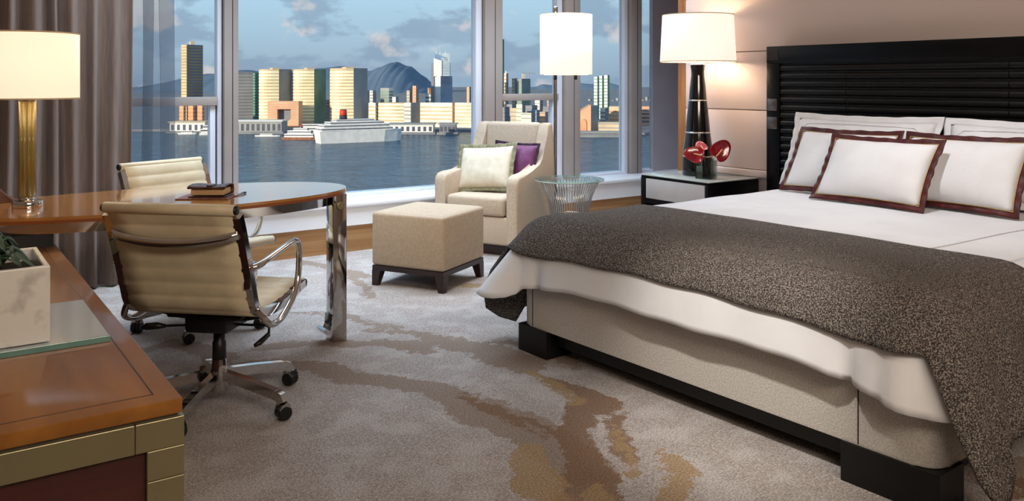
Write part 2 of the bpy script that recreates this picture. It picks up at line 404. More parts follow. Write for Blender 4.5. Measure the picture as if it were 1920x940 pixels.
# ------------------------------------------------------------------ room shell
YW, YG = 5.86, 6.22            # front of the sill, glass plane
XR = 4.77                      # headboard wall
def struct(name, bm, material, label, cat, parent=None, smooth=False):
    o = obj(name, bm, material, parent, smooth)
    if parent is None: tag(o, label, cat, kind='structure')
    return o

def build_floor():
    x0, x1, y0, y1, st = -1.2, 6.45, -1.6, 5.95, 0.045
    nx = int((x1 - x0) / st); ny = int((y1 - y0) / st)
    def strokes(lst):
        segs = []
        for pts, w0, w1 in lst:
            P = [Vector(floor_pt(*p)[:2]) for p in pts]
            n = len(P) - 1
            for i in range(n):
                segs.append((P[i], P[i + 1], w0 + (w1 - w0) * i / n, w0 + (w1 - w0) * (i + 1) / n))
        return segs
    taupe = strokes([
        ([(470, 680), (600, 690), (700, 712), (800, 735), (900, 770), (1010, 820), (1090, 870)], .05, .13),
        ([(500, 652), (620, 645), (720, 643), (810, 650)], .05, .07),
        ([(690, 618), (790, 622), (850, 640), (930, 660), (1000, 690)], .025, .10),
        ([(540, 588), (640, 600), (740, 612)], .03, .04),
        ([(260, 660), (330, 640), (440, 665)], .05, .08),
        ([(840, 770), (905, 803)], .02, .03),
        ([(560, 492), (640, 505), (690, 520)], .05, .06), ([(660, 520), (700, 560)], .03, .03),
        ([(920, 640), (1000, 655), (1100, 690)], .02, .05),
        ([(1500, 990), (1400, 1100)], .12, .16), ([(1860, 900), (1960, 880)], .08, .1),
        ([(300, 590), (420, 612)], .05, .05)])
    brown = strokes([
        ([(1030, 715), (1080, 740), (1110, 760)], .05, .10),
        ([(1060, 760), (1085, 830), (1110, 900), (1090, 960)], .07, .11),
        ([(1150, 775), (1180, 815), (1195, 850)], .025, .05),
        ([(880, 748), (960, 790), (1010, 815)], .03, .05),
        ([(1880, 930), (1990, 900)], .05, .06)])
    tan = strokes([
        ([(1250, 835), (1282, 880), (1262, 935)], .02, .06), ([(990, 850), (1010, 930)], .05, .09),
        ([(1165, 800), (1195, 845), (1195, 880)], .02, .035), ([(870, 535), (930, 528), (990, 540)], .04, .05),
        ([(1010, 700), (1050, 750)], .03, .05), ([(1120, 900), (1120, 950)], .03, .05)])
    def field(p, segs):
        best = -1.0
        for a, b, wa, wb in segs:
            ab = b - a; t = max(0.0, min(1.0, (p - a).dot(ab) / max(ab.length_squared, 1e-9)))
            v = wa + (wb - wa) * t - (p - (a + ab * t)).length
            if v > best: best = v
        return max(best, -0.5)
    verts = []; f1 = []; f2 = []; f3 = []
    for j in range(ny + 1):
        for i in range(nx + 1):
            x = x0 + (x1 - x0) * i / nx; y = y0 + (y1 - y0) * j / ny
            verts.append((x, y, 0.0)); p = Vector((x, y))
            w = p + Vector((noise.noise((x * 2.2, y * 2.2, 0)), noise.noise((x * 2.2, y * 2.2, 9)))) * 0.09
            f1.append(field(w, taupe)); f2.append(field(w, brown)); f3.append(field(w, tan))
    faces = [(j * (nx + 1) + i, j * (nx + 1) + i + 1, (j + 1) * (nx + 1) + i + 1, (j + 1) * (nx + 1) + i) for j in range(ny) for i in range(nx)]
    me = bpy.data.meshes.new('floor'); me.from_pydata(verts, [], faces)
    for nm, f in (('pattern_taupe', f1), ('pattern_brown', f2), ('pattern_tan', f3)):
        a = me.attributes.new(nm, 'FLOAT', 'POINT'); a.data.foreach_set('value', f)
    o = link('floor', me, 'carpet')
    tag(o, 'beige tufted carpet with sweeping brown brushstroke pattern', 'carpet', kind='structure')
build_floor()
struct('ceiling', box(-1.3, 6.6, -1.7, 6.5, 2.75, 2.9), 'ceiling_paint', 'plain off-white ceiling over the whole room', 'ceiling')
struct('wall_left', box(-1.35, -1.2, -1.7, 6.5, -.1, 2.8), 'wall_paint', 'plain beige wall on the desk side', 'wall')
struct('wall_back', box(-1.3, 6.6, -1.75, -1.6, -.1, 2.8), 'wall_paint', 'plain beige wall opposite the windows', 'wall')
# headboard wall with padded panels
wr = empty('wall_right', (XR, 0, 0), 0, 'wall of pale padded fabric panels behind the headboard', 'wall', kind='structure')
obj('wall_core', box(.03, .20, -1.7, 4.565, -.1, 2.8), 'wall_fabric', wr)
zs = [0.0, .235, .645, 1.06, 1.47, 1.88, 2.29, 2.745]
ys = [-1.6, .3, 4.57]
for a, b in zip(zs, zs[1:]):
    for c, d in zip(ys, ys[1:]):
        obj('panel', box(0, .04, c + .002, d - .002, a + .002, b - .002, .008, 2), 'wall_fabric', wr, 'auto')
obj('ledge', box(-.035, 0.01, 3.6, 4.565, .60, .645, .006), 'wall_fabric', wr, 'auto')
struct('trim_1', box(XR + .02, XR + .21, 4.567, 4.665, 0, 2.75, .004), 'trim_wood', 'narrow upright timber edge at the end of the padded wall', 'trim')
struct('wall_alcove', box(6.45, 6.6, 4.4, 6.5, -.1, 2.8), 'pier_paint', 'grey side wall of the window alcove', 'wall')
struct('wall_alcove_back', box(XR + .2, 6.6, 4.4, 4.5, -.1, 2.8), 'pier_paint', 'grey return wall behind the padded wall', 'wall')
struct('wall_pier', box(6.012, 6.46, 6.20, 6.25, .36, 2.76, .004), 'pier_paint', 'grey pier at the right end of the windows', 'wall')
# window wall
ww = empty('wall_window', (0, YW, 0), 0, 'low white window wall with deep sill above an oak skirting', 'wall', kind='structure')
obj('sill', box(-1.2, 6.45, -.02, .62, .33, .365, .008), 'sill_white', ww, 'auto')
obj('apron', box(-1.2, 6.45, 0, .55, .195, .33), 'sill_white', ww)
obj('skirting', box(-1.2, 6.45, .015, .5, -.05, .195), 'oak_panel', ww)
obj('head', box(-1.2, 6.5, .25, .62, 2.6, 2.78), 'frame_taupe', ww)
# mullions and windows
MULL = [(-.62, -.48), (1.735, 1.872), (3.905, 4.155), (4.785, 5.025), (5.605, 5.80)]
for k, (a, b) in enumerate(MULL):
    t = empty('trim_%d' % (k + 2), ((a + b) / 2, YG, .365), 0,
              ['upright taupe window post hidden behind the brown drapes', 'upright taupe window post behind the far desk chair', 'wide upright window post left of the armchair back',
               'upright window post behind the floor lamp', 'upright window post nearest the grey pier'][k], 'window post', kind='structure')
    h = (b - a) / 2
    obj('post', box(-h * .45, h, -.09, .03, 0, 2.24, .004), 'frame_taupe', t, 'auto')
    obj('inner_post', box(-h, -h * .45 - .008, -.05, .03, 0, 2.24, .003), 'frame_light', t, 'auto')
    obj('gasket', box(-h * .45 - .008, -h * .45, -.04, .02, 0, 2.24), 'gasket', t)
    obj('seam', box(h * .35, h * .35 + .006, -.0915, -.08, 0, 2.24), 'gasket', t)
    obj('outer_fin', box(-h + (.1 if h > .08 else .05), h * .9, .04, .12, 0, 2.24), 'frame_light', t)
spans = [(-.48, 1.735, True), (1.872, 3.905, False), (4.155, 4.785, True), (5.025, 5.605, False), (5.80, 6.005, False)]
for k, (a, b, tr) in enumerate(spans):
    w = empty('window_%d' % (k + 1), ((a + b) / 2, YG, .365), 0,
              ['window with a transom bar behind the sheer curtain', 'widest window pane framing the harbour skyline', 'narrow window with a transom bar behind the armchair',
               'window pane between floor lamp and bedside lamp', 'slim window strip beside the grey pier'][k], 'window', kind='structure')
    h = (b - a) / 2
    obj('pane', box(-h, h, -.004, .004, .0, 2.24), 'window_glass', w)
    obj('bottom_rail', box(-h, h, -.03, .02, 0, .022, .003), 'frame_light', w)
    if tr:
        obj('transom', box(-h, h, -.07, .03, .726, .786, .004), 'frame_taupe', w, 'auto')
        if h > .2:
            obj('sash_stile', box(h - .05, h - .012, -.045, .02, .02, .726, .003), 'frame_light', w, 'auto')
            obj('sash_gap', box(h - .012, h - .002, -.03, .01, .02, .726), 'gasket', w)

# ------------------------------------------------------------------ curtains
def curtain(name, x0, x1, y, z0, z1, period, amp, material, label, seed, thick, lap):
    rnd = random.Random(seed); ph = [rnd.uniform(0, 6.28) for _ in range(6)]
    n = int((x1 - x0) / period * 20)
    def fn(u, v):
        x = x0 + (x1 - x0) * u; k = 2 * PI * x / period
        a = amp * (0.75 + .25 * math.sin(x * 3.1 + ph[0])) * (0.9 + .1 * v)
        yy = a * math.sin(k + .6 * math.sin(k * .31 + ph[1])) + amp * .12 * math.sin(k * 2.1 + ph[2] + .4 * v) + .006 * math.sin(9 * v + k)
        xx = x + lap * period * math.sin(k * (.5 if lap < .3 else 1.0) + ph[3]) + .1 * period * math.sin(k * .31 + ph[4]) + .012 * math.sin(3 * v + k * .2)
        return (xx, y + yy, z0 + (z1 - z0) * v)
    o = obj(name, grid(fn, n, 10), material, None, True)
    if thick: solidify(o, thick, 0)
    return tag(o, label, 'curtain')
curtain('drape', -1.12, 1.075, 5.72, .012, 2.74, .112, .060, 'drape', 'heavy brown pleated drape hanging beside the left window', 3, .004, .10)
curtain('sheer_curtain', 1.06, 1.385, 6.02, .372, 2.60, .125, .085, 'sheer', 'translucent grey sheer curtain next to the brown drape', 8, 0, .5)

# ------------------------------------------------------------------ credenza
ct = .62
cr = empty('credenza', (.437, 1.80, 0), 0, 'long cherry wood credenza with brass corner frame in the left foreground', 'credenza')
L_, W_ = 2.62, .66
obj('top', box(-W_, 0, 0, L_, ct - .03, ct, .0025), 'cherry_top', cr, 'auto')
obj('inlay_line', box(-.047, -.0445, .05, L_ - .05, ct - .001, ct + .0006), 'inlay_dark', cr)
obj('inlay_line', box(-W_ + .05, -.0445, .05, .0525, ct - .001, ct + .0006), 'inlay_dark', cr)
obj('shadow_gap', box(-W_ + .01, -.008, .008, L_ - .01, ct - .036, ct - .03), 'inlay_dark', cr)
fz = ct - .036
obj('brass_rail', box(-W_ + .1, -.0905, -.002, .03, fz - .058, fz, .0015), 'brass', cr)
obj('brass_corner', box(-.0895, .003, -.002, .03, fz - .058, fz, .0015), 'brass', cr)
obj('brass_leg', box(-.068, .003, -.002, .03, fz - .118, fz - .0585, .0015), 'brass', cr)
obj('brass_leg', box(-.068, .003, -.002, .03, 0, fz - .119, .0015), 'brass', cr)
obj('brass_rail', box(-.03, .003, .0305, L_ - .07, fz - .058, fz, .0015), 'brass', cr)
obj('brass_leg', box(-.03, .003, L_ - .07, L_, 0, fz, .0015), 'brass', cr)
obj('brass_leg', box(-W_, -W_ + .0995, -.002, .03, 0, fz, .0015), 'brass', cr)
obj('end_panel', box(-W_ + .0995, -.0685, .012, .03, .0, fz - .0585), 'mahogany', cr)
for k in range(4):
    y0 = .04 + k * (L_ - .12) / 4
    d = obj('door', box(-.028, -.012, y0 + .003, y0 + (L_ - .12) / 4 - .003, .06, fz - .062, .002), 'mahogany', cr)
obj('carcass', box(-W_ + .01, -.03, .035, L_ - .03, .03, fz - .01), 'mahogany', cr)
obj('desk_support', box(-.62, -.012, 1.93, 2.55, ct + .0005, .671), 'black_wood', cr)

# white glass slab with green edge
gs = empty('glass_slab', (.385, 2.29, ct), 0, 'white backed glass slab with green edges lying on the credenza', 'glass slab')
obj('white_layer', box(-.55, 0, .003, .43, .0005, .013, .001), 'white_glass', gs)
obj('green_edge', box(-.55, 0, -.003, .0025, .0005, .0155, .001), 'teal_edge', gs)
# marble planter
pl = empty('planter', (.257, 2.312, ct + .0165), 0, 'square veined white marble planter holding dark leaves', 'planter')
def open_box(w, d, h, t):
    bm = box(-w, 0, 0, t, 0, h, .003); box(-w, 0, d - t, d, 0, h, .003, bm=bm)
    box(-t, 0, t, d - t, 0, h, .003, bm=bm); box(-w, -w + t, t, d - t, 0, h, .003, bm=bm); box(-w + t, -t, t, d - t, 0, .02, bm=bm); return bm
obj('pot', open_box(.34, .285, .182, .014), 'marble', pl)
obj('soil', box(-.325, -.015, .015, .27, .02, .150), 'soil', pl)
def leaf_bm(base, tip, lift, width, droop=0.0):
    b = Vector(base); t = Vector(tip); ax = t - b; side = ax.cross(Vector((0, 0, 1))).normalized()
    def fn(u, v):
        p = b + ax * u + Vector((0, 0, lift * math.sin(PI * u) - droop * u * u))
        w = width * math.sin(PI * min(1, .08 + .92 * u)) ** .7 * (1 - .3 * u)
        s = (v - .5) * 2
        return p + side * (w * s) + Vector((0, 0, .35 * w * s * s))
    return grid(fn, 10, 4)
for bs, tp, li, wd in (((-.14, .10, .15), (-.025, .035, .168), .045, .020), ((-.16, .16, .15), (-.045, .215, .165), .075, .018), ((-.12, .06, .15), (-.06, .004, .184), .035, .022),
                       ((-.16, .08, .15), (-.10, .008, .19), .05, .026), ((-.13, .14, .15), (-.03, .12, .172), .05, .016), ((-.15, .05, .15), (-.11, -.008, .195), .04, .024),
                       ((-.14, .2, .15), (-.07, .25, .178), .07, .020), ((-.11, .12, .15), (-.07, .07, .195), .035, .024), ((-.18, .12, .15), (-.10, .16, .215), .07, .024), ((-.12, .17, .15), (-.05, .17, .20), .05, .02),
                       ((-.15, .1, .15), (-.09, .04, .215), .06, .026), ((-.2, .2, .15), (-.12, .22, .22), .06, .024)):
    o = obj('leaf', leaf_bm(bs, tp, li, wd), 'leaf_dark', pl, True); solidify(o, .004, 0)

# ------------------------------------------------------------------ desk
DC = (.90, 4.03); DA, DB = .85, .405
def oval(a, b, n=96, e=2.12):
    out = []
    for i in range(n):
        t = 2 * PI * i / n; c, s = math.cos(t), math.sin(t)
        out.append((a * math.copysign(abs(c) ** (2 / e), c), b * math.copysign(abs(s) ** (2 / e), s)))
    return out
dk = empty('desk', (DC[0], DC[1], 0), 0, 'oval cherry desk on a scrolled chrome leg', 'desk')
obj('desktop', prism(oval(DA, DB), .728, .740, .002), 'cherry_desk', dk, 'auto')
obj('desktop_edge', prism(oval(DA, DB), .7155, .7278), 'cherry_edge', dk, 'auto')
bm = bmesh.new(); po = oval(DA - .03, DB - .03); pi_ = oval(DA - .042, DB - .042)
ring = [[bm.verts.new((p[0], p[1], z)) for p in q] for q, z in ((po, .672), (po, .7152), (pi_, .7152), (pi_, .672))]
n = len(po)
for k in range(4):
    A, B = ring[k], ring[(k + 1) % 4]
    for i in range(n): bm.faces.new((A[i], A[(i + 1) % n], B[(i + 1) % n], B[i]))
obj('apron', bm, 'chrome', dk, 'auto')
lg = obj('leg', box(.735, .805, -.165, -.075, 0, .7152, .004), 'chrome', dk, 'auto')
sc_ = [(.737, -.12, .13), (.734, -.12, .085), (.726, -.12, .060), (.712, -.12, .050), (.698, -.12, .056), (.694, -.12, .070)]
obj('scroll_foot', tube(smooth_path(sc_, 4), .01, flat=(.016, .088), up=(0, 0, 1)), 'chrome', lg, 'auto')
obj('leg_medallion', xform(lathe([(.02, 0), (.022, .004), (.016, .008), (.009, .006)], 24), Matrix.Translation((.770, -.165, .66)) @ Matrix.Rotation(PI / 2, 4, 'X')), 'brass', lg, True)
obj('leg', box(-.60, -.54, -.06, .06, .6715, .7152, .004), 'black_wood', dk)

# things on the desk
fo = empty('organizer', (1.075, 3.925, .7455), math.radians(-33), 'thick dark leather organizer lying closed on the desk pad', 'organizer')
def slab_round(w, d, z0, z1, r):
    return box(-w / 2, w / 2, -d / 2, d / 2, z0, z1, r, 3)
obj('pages', slab_round(.150, .10, .008, .036, .006), 'paper', fo, 'auto')
prof = [(-.062, .002), (.05, .002), (.066, .006), (.073, .022), (.066, .042), (.05, .047), (0, .05), (-.05, .047), (-.062, .044)]
def fcover(u, v):
    k = v * (len(prof) - 1); i = min(int(k), len(prof) - 2); t = k - i
    y = prof[i][0] * (1 - t) + prof[i + 1][0] * t; z = prof[i][1] * (1 - t) + prof[i + 1][1] * t
    return (-.082 + .164 * u, y, z + (.003 * math.sin(u * 7 + 1) if z > .03 else 0))
o = obj('cover', grid(fcover, 12, 24), 'folio_leather', fo, True); solidify(o, .005, 0)
obj('strap', box(.0, .028, -.068, .0, .046, .056, .003), 'folio_leather', fo, 'auto')
obj('clasp', lathe([(.004, .056), (.004, .06), (.002, .061)], 16, center=(.012, -.05)), 'steel', fo, True)
obj('rolled_edge', tube([(-.082, -.064, .044), (.082, -.064, .044)], .006), 'folio_leather', fo, True)
tag(obj('desk_pad', xform(box(-.115, .115, -.085, .085, 0, .005, .002), Matrix.Translation((1.06, 3.925, .7402)) @ Matrix.Rotation(math.radians(-33), 4, 'Z')), 'desk_pad', None), 'thin brown leather pad under the organizer', 'desk pad')
pn = empty('pen', (1.20, 3.915, .7448), math.radians(48), 'slim silver pen lying on the desk beside the organizer', 'pen')
obj('barrel', tube([(-.05, 0, 0), (-.045, 0, 0), (.045, 0, 0)], [.002, .0042, .0042], 10), 'steel', pn, True)
obj('clip', box(.02, .05, -.001, .001, .004, .006), 'chrome', pn)
obj('cap', tube([(.0455, 0, 0), (.066, 0, 0)], [.0045, .004], 10), 'black_plastic', pn, True)
sb = empty('sloped_stand', (.335, 4.235, .7405), 0, 'dark wooden sloped desk stand behind the desk lamp', 'desk stand')
bm = bmesh.new(); pts = [(0, 0), (-.20, 0), (-.20, .16), (-.16, .165)]
for a_, sgn in ((0, 1),):
    A = [bm.verts.new((x, 0, z)) for x, z in pts]; B = [bm.verts.new((x, .14, z)) for x, z in pts]
    bm.faces.new(A); bm.faces.new(list(reversed(B)))
    for i in range(4): bm.faces.new((A[i], B[i], B[(i + 1) % 4], A[(i + 1) % 4]))
obj('body', bm, 'stand_wood', sb)
obj('lip', box(-.012, .004, -.002, .142, 0, .012, .002), 'stand_wood', sb)

# desk lamp
dl = empty('table_lamp', (.367, 4.06, .7402), 0, 'desk lamp with amber glass rod column and cream drum shade', 'lamp')
obj('base', lathe([(.057, 0), (.058, .004), (.058, .022), (.055, .026), (.0, .026)], 40), 'chrome', dl, 'auto')
obj('base_cap', lathe([(.03, .026), (.03, .034), (.024, .042), (.012, .046)], 32), 'chrome', dl, True)
for k in range(9):
    a = 2 * PI * k / 9
    obj('glass_rod', lathe([(.0085, .046), (.0085, .44)], 10, center=(.024 * math.cos(a), .024 * math.sin(a))), 'amber_glass', dl, True)
obj('stem', lathe([(.005, .046), (.005, .60)], 10), 'brass', dl, True)
obj('column_cap', lathe([(.034, .44), (.036, .444), (.036, .452), (.012, .458)], 32), 'chrome', dl, 'auto')
def shade(parent, rb, rt, z0, z1, mt, lining='shade_lining', rim=None):
    s = obj('lamp_shade', lathe([(rb, z0), (rt, z1)], 56, close=False), mt, parent, True); solidify(s, .002, 1)
    i = obj('shade_lining', lathe([(rb - .0035, z0 + .001), (rt - .0035, z1 - .001)], 56, close=False), lining, s, True)
    for r, z in ((rb, z0), (rt, z1)):
        obj('shade_rim', lathe([(r - .004, z - .003), (r + .0035, z - .003), (r + .0035, z + .003), (r - .004, z + .003), (r - .004, z - .003)], 56, close=False), rim or 'shade_band', s)
    return s
mat('shade_band', (226, 200, 166), 0.7, color2=(216, 190, 156), nscale=50)
shade(dl, .1925, .1925, .45, .72, 'shade_warm')
obj('bulb', lathe([(.008, .56), (.028, .59), (.03, .61), (.018, .635), (.0, .64)], 20), 'bulb', dl, True)
def bulb_light(parent, z, energy, color=(1.0, .80, .56)):
    ld = bpy.data.lights.new('lamp_bulb_light', 'POINT'); o = bpy.data.objects.new('lamp_bulb_light', ld); col.objects.link(o)
    ld.energy = energy; ld.color = color; ld.shadow_soft_size = .035; o.parent = parent; o.location = (0, 0, z)
bulb_light(dl, .67, 5)
bulb_light(dl, .52, 4)

# ------------------------------------------------------------------ desk chairs
def chair_profile():
    pts = [(-.345, .838), (-.325, .80), (-.30, .74), (-.265, .64), (-.235, .55), (-.212, .485), (-.175, .447), (-.11, .432), (0, .428), (.10, .436), (.18, .452), (.235, .458)]
    return smooth_path([Vector((0, a, b)) for a, b in pts], 10)
def make_chair(label, turn):
    c = empty('office_chair', (0, 0, 0), 0, label, 'chair', 'ivory office chairs at the desk')
    P = chair_profile(); n = len(P) - 1; hw = .232
    # arc length for ribs
    S_ = [0.0]
    for a, b in zip(P, P[1:]): S_.append(S_[-1] + (b - a).length)
    def side(off):
        def fn(u, v):
            k = min(int(v * n), n); p = P[k]
            t = (P[min(k + 1, n)] - P[max(k - 1, 0)]).normalized(); nr = Vector((0, -t.z, t.y))
            rib = abs(math.sin(PI * S_[k] / .058)) ** .45
            th = (.008 + .005 * rib) * off
            return Vector(((u - .5) * 2 * hw, p.y, p.z)) + nr * th
        return fn
    bm = grid(side(1), 6, n); grid(side(-1), 6, n, bm=bm)
    bmesh.ops.remove_doubles(bm, verts=bm.verts, dist=1e-5)
    sl = obj('sling', bm, 'leather_ivory', c, True)
    # top and front rolls
    for (y, z, nm) in ((-.352, .842, 'head_roll'), (.243, .455, 'front_roll')):
        r_ = obj(nm, tube([(-hw - .014, y, z), (-hw - .012, y, z), (hw + .012, y, z), (hw + .014, y, z)], [.017, .02, .02, .017], 18), 'leather_ivory', c, True)
        for sx in (-1, 1):
            obj('end_cap', tube([(sx * (hw + .012), y, z), (sx * (hw + .021), y, z)], [.0175, .016], 16), 'black_plastic', r_, True)
    # head panel (doubled leather above the spreader)
    obj('head_panel', grid(lambda u, v: Vector(((u - .5) * 2 * (hw + .004), -.37 + .05 * v + .004, .845 - .085 * v)), 4, 6), 'leather_ivory', c, True)
    solidify(c.children[-1], .008, 0)
    rail = [p for p in P[6:-2]]
    for sx in (-1, 1):
        pts = [Vector((sx * (hw + .012), p.y, p.z)) for p in rail]
        obj('side_rail', tube(pts, .01, flat=(.03, .03), up=(0, 1, .2)), 'chrome', c, 'auto')
        # arm loop
        ap = [(hw + .014, -.262, .620), (hw + .048, -.235, .632), (hw + .052, -.12, .648), (hw + .052, .03, .664), (hw + .052, .085, .655), (hw + .05, .108, .61), (hw + .05, .098, .52), (hw + .05, .055, .452),
              (hw + .05, -.05, .398), (hw + .05, -.13, .392), (hw + .048, -.185, .418), (hw + .02, -.205, .470)]
        obj('armrest', tube(smooth_path([(sx * a, b, z) for a, b, z in ap], 5), .0125, 10), 'chrome', c, True)
        obj('arm_bracket', box(sx * (hw + .012) - .014, sx * (hw + .012) + .014, -.262, -.205, .545, .64, .006), 'chrome', c, 'auto')
    sp = [(-hw - .006, -.318, .752), (-hw + .03, -.338, .742), (-.10, -.352, .728), (0, -.355, .724), (.10, -.352, .728), (hw - .03, -.338, .742), (hw + .006, -.318, .752)]
    obj('back_spreader', tube(smooth_path(sp, 5), .01, flat=(.03, .014), up=(0, 0, 1)), 'chrome', c, True)
    obj('seat_spreader', tube(smooth_path([(-hw, -.05, .41), (-.12, -.05, .385), (.12, -.05, .385), (hw, -.05, .41)], 6), .012, 8), 'black_plastic', c, True)
    obj('seat_spreader', tube(smooth_path([(-hw, .12, .42), (-.12, .10, .39), (.12, .10, .39), (hw, .12, .42)], 6), .012, 8), 'black_plastic', c, True)
    bm = box(-.085, .085, -.11, .11, .335, .40, .012); box(-.15, .15, -.12, .13, .395, .412, .006, bm=bm)
    obj('tilt_mechanism', bm, 'black_plastic', c, 'auto')
    l1 = tube([(.08, -.02, .35), (.20, -.02, .352), (.215, -.02, .345), (.218, -.03, .32)], .005); tube([(.218, -.03, .322), (.20, -.07, .30), (.19, -.09, .295)], [.009, .011, .007], bm=l1)
    obj('lever', l1, 'black_plastic', c, True)
    l2 = tube([(-.08, -.03, .345), (-.20, -.06, .343)], .005); tube([(-.19, -.058, .343), (-.22, -.066, .345), (-.26, -.076, .342), (-.275, -.08, .338)], [.007, .014, .014, .006], bm=l2)
    obj('lever', l2, 'black_plastic', c, True)
    obj('column', lathe([(.026, .16), (.026, .25), (.022, .255), (.022, .345)], 24), 'black_plastic', c, True)
    obj('hub', lathe([(.030, .062), (.033, .07), (.035, .13), (.030, .165), (.027, .185)], 28), 'chrome', c, 'auto')
    b0 = None
    for k in range(5):
        a = 2 * PI * k / 5 + math.radians(turn); dx, dy = math.cos(a), math.sin(a); pts = [(.028, .125), (.16, .108), (.275, .090), (.302, .082), (.310, .062)]
        ar = obj('base_arm', tube([(dx * r, dy * r, z) for r, z in pts], .012, flat=(.036, .028), up=(0, 0, 1)), 'chrome', c, 'auto')
        cs = bmesh.new()
        for sx in (-1, 1):
            w = xform(lathe([(.01, -.0105), (.024, -.0105), (.0275, -.006), (.0275, .006), (.024, .0105), (.01, .0105)], 22), Matrix.Translation((0, sx * .0135, .0278)) @ Matrix.Rotation(PI / 2, 4, 'X'))
            merge(cs, w)
        mt = Matrix.Translation((dx * .315, dy * .315, 0)) @ Matrix.Rotation(a + 1.1 + k * .9, 4, 'Z')
        ca = obj('caster', xform(cs, mt), 'black_plastic', c, 'auto')
        hd = xform(tube([(-.018, 0, .040), (-.01, 0, .056), (.004, 0, .060), (.018, 0, .052)], .012, flat=(.012, .046), up=(0, 0, 1)), mt)
        obj('caster_hood', merge(hd, lathe([(.007, .055), (.007, .072)], 12, center=(dx * .312, dy * .312))), 'chrome', ca, 'auto')
    for o in c.children:
        if not o.name.startswith(('base_arm', 'caster', 'hub', 'column')): o.location.z -= .025
    return c
ch1 = make_chair('ivory ribbed office chair seen from behind in front of the desk', -16.25)
ch2 = make_chair('ivory ribbed office chair on the window side of the desk', -31.7)
ch1.location = (.955, 3.372, 0); ch1.rotation_euler = (0, 0, -(YAW + math.radians(9)))
ch2.location = (1.205, 4.535, 0); ch2.rotation_euler = (0, 0, -math.atan2(.3795, -.9266))

# ------------------------------------------------------------------ ottoman and armchair
ang = math.atan2(.5, .87)
ot = empty('ottoman', (2.635, 4.725, 0), ang, 'square tan leather ottoman on a dark wooden base', 'ottoman')
oc = Vector(floor_pt(832, 552)[:2]); hs = .26
e1 = Vector((.49, -.87)); e2 = Vector((.87, .49))
cc = oc - e1 * hs + e2 * hs
ot.location = (cc.x, cc.y, 0); ot.rotation_euler = (0, 0, math.atan2(e2.y, e2.x))
bm = box(-hs, hs, -hs, hs, .125, .455, .022, 3)
for v in bm.verts:
    if v.co.z > .42: v.co.z += .012 * (1 - (v.co.x / hs) ** 2) * (1 - (v.co.y / hs) ** 2)
obj('body', bm, 'ottoman_leather', ot, 'auto')
def crown(u, v):
    x = (u - .5) * 2; y = (v - .5) * 2
    return (x * (hs - .02), y * (hs - .02), .4552 + .018 * (1 - x * x) * (1 - y * y))
obj('top_crown', grid(crown, 12, 12), 'ottoman_leather', ot, True)
obj('apron', box(-hs + .006, hs - .006, -hs + .006, hs - .006, .095, .125), 'espresso', ot)
def tapered_leg(x, y, s=.032, h=.096):
    bm = bmesh.new(); sx = math.copysign(1, x); sy = math.copysign(1, y)
    for z, k in ((h, 1.0), (0, .62)):
        for a, b in ((0, 0), (1, 0), (1, 1), (0, 1)): bm.verts.new((x - sx * a * s * 1.9 * k, y - sy * b * s * 1.9 * k, z))
    bm.verts.ensure_lookup_table(); V = bm.verts
    for f in ((0, 1, 2, 3), (7, 6, 5, 4), (0, 4, 5, 1), (1, 5, 6, 2), (2, 6, 7, 3), (3, 7, 4, 0)): bm.faces.new([V[i] for i in f])
    return bm
for sx in (-1, 1):
    for sy in (-1, 1): obj('leg', tapered_leg(sx * (hs - .004), sy * (hs - .004)), 'espresso', ot)

am = empty('armchair', (3.31 + .896 * .35, 5.25 + .449 * .35, 0), math.radians(-63.4), 'cream woven upholstered armchair by the window', 'armchair')
HW = .355
def taper(bm):
    for v in bm.verts:
        k = (v.co.y + .35) / .7; v.co.x *= 1 - .13 * max(0, k)
    return bm
obj('plinth', taper(box(-HW + .05, HW - .05, -.27, .28, 0, .085, .004)), 'espresso', am)
obj('seat_base', taper(box(-HW + .004, HW - .004, -.343, .30, .083, .285, .02, 3)), 'upholstery', am, 'auto')
bm = box(-.245, .245, -.355, .17, .288, .425, .028, 3)
for v in bm.verts:
    if v.co.z > .38: v.co.z += .014 * (1 - (v.co.x / .25) ** 2)
obj('seat_cushion', taper(bm), 'upholstery', am, 'auto')
arm_poly = [(-.35, .10), (-.35, .52), (-.342, .555), (-.318, .578), (-.27, .588), (-.12, .592), (.0, .600), (.07, .620), (.125, .665), (.165, .74), (.195, .84), (.215, .915), (.235, .938), (.29, .940), (.318, .925), (.345, .80), (.35, .5), (.33, .10)]
def arm_bm(sx):
    nb = bmesh.new(); xs = (HW - .098, HW)
    A = [nb.verts.new((sx * xs[0], y, z)) for y, z in arm_poly]; B = [nb.verts.new((sx * xs[1], y, z)) for y, z in arm_poly]
    nb.faces.new(A); nb.faces.new(list(reversed(B))); n_ = len(arm_poly)
    for i in range(n_): nb.faces.new((A[i], B[i], B[(i + 1) % n_], A[(i + 1) % n_]))
    es = [e for e in nb.edges if abs(e.verts[0].co.x - e.verts[1].co.x) < 1e-6]
    bmesh.ops.bevel(nb, geom=es, offset=.022, segments=3, profile=.5, affect='EDGES', clamp_overlap=True)
    return taper(nb)
for sx in (-1, 1): obj('arm', arm_bm(sx), 'upholstery', am, 'auto')
bm = box(-.262, .262, .0, .12, .30, .94, .03, 3)
for v in bm.verts:
    t = (v.co.z - .30) / .64; v.co.y += .165 + .05 * t * (1 if v.co.y < .06 else .3); v.co.z += .012 * t * (1 - (v.co.x / .26) ** 2)
obj('backrest', taper(bm), 'upholstery', am, 'auto')

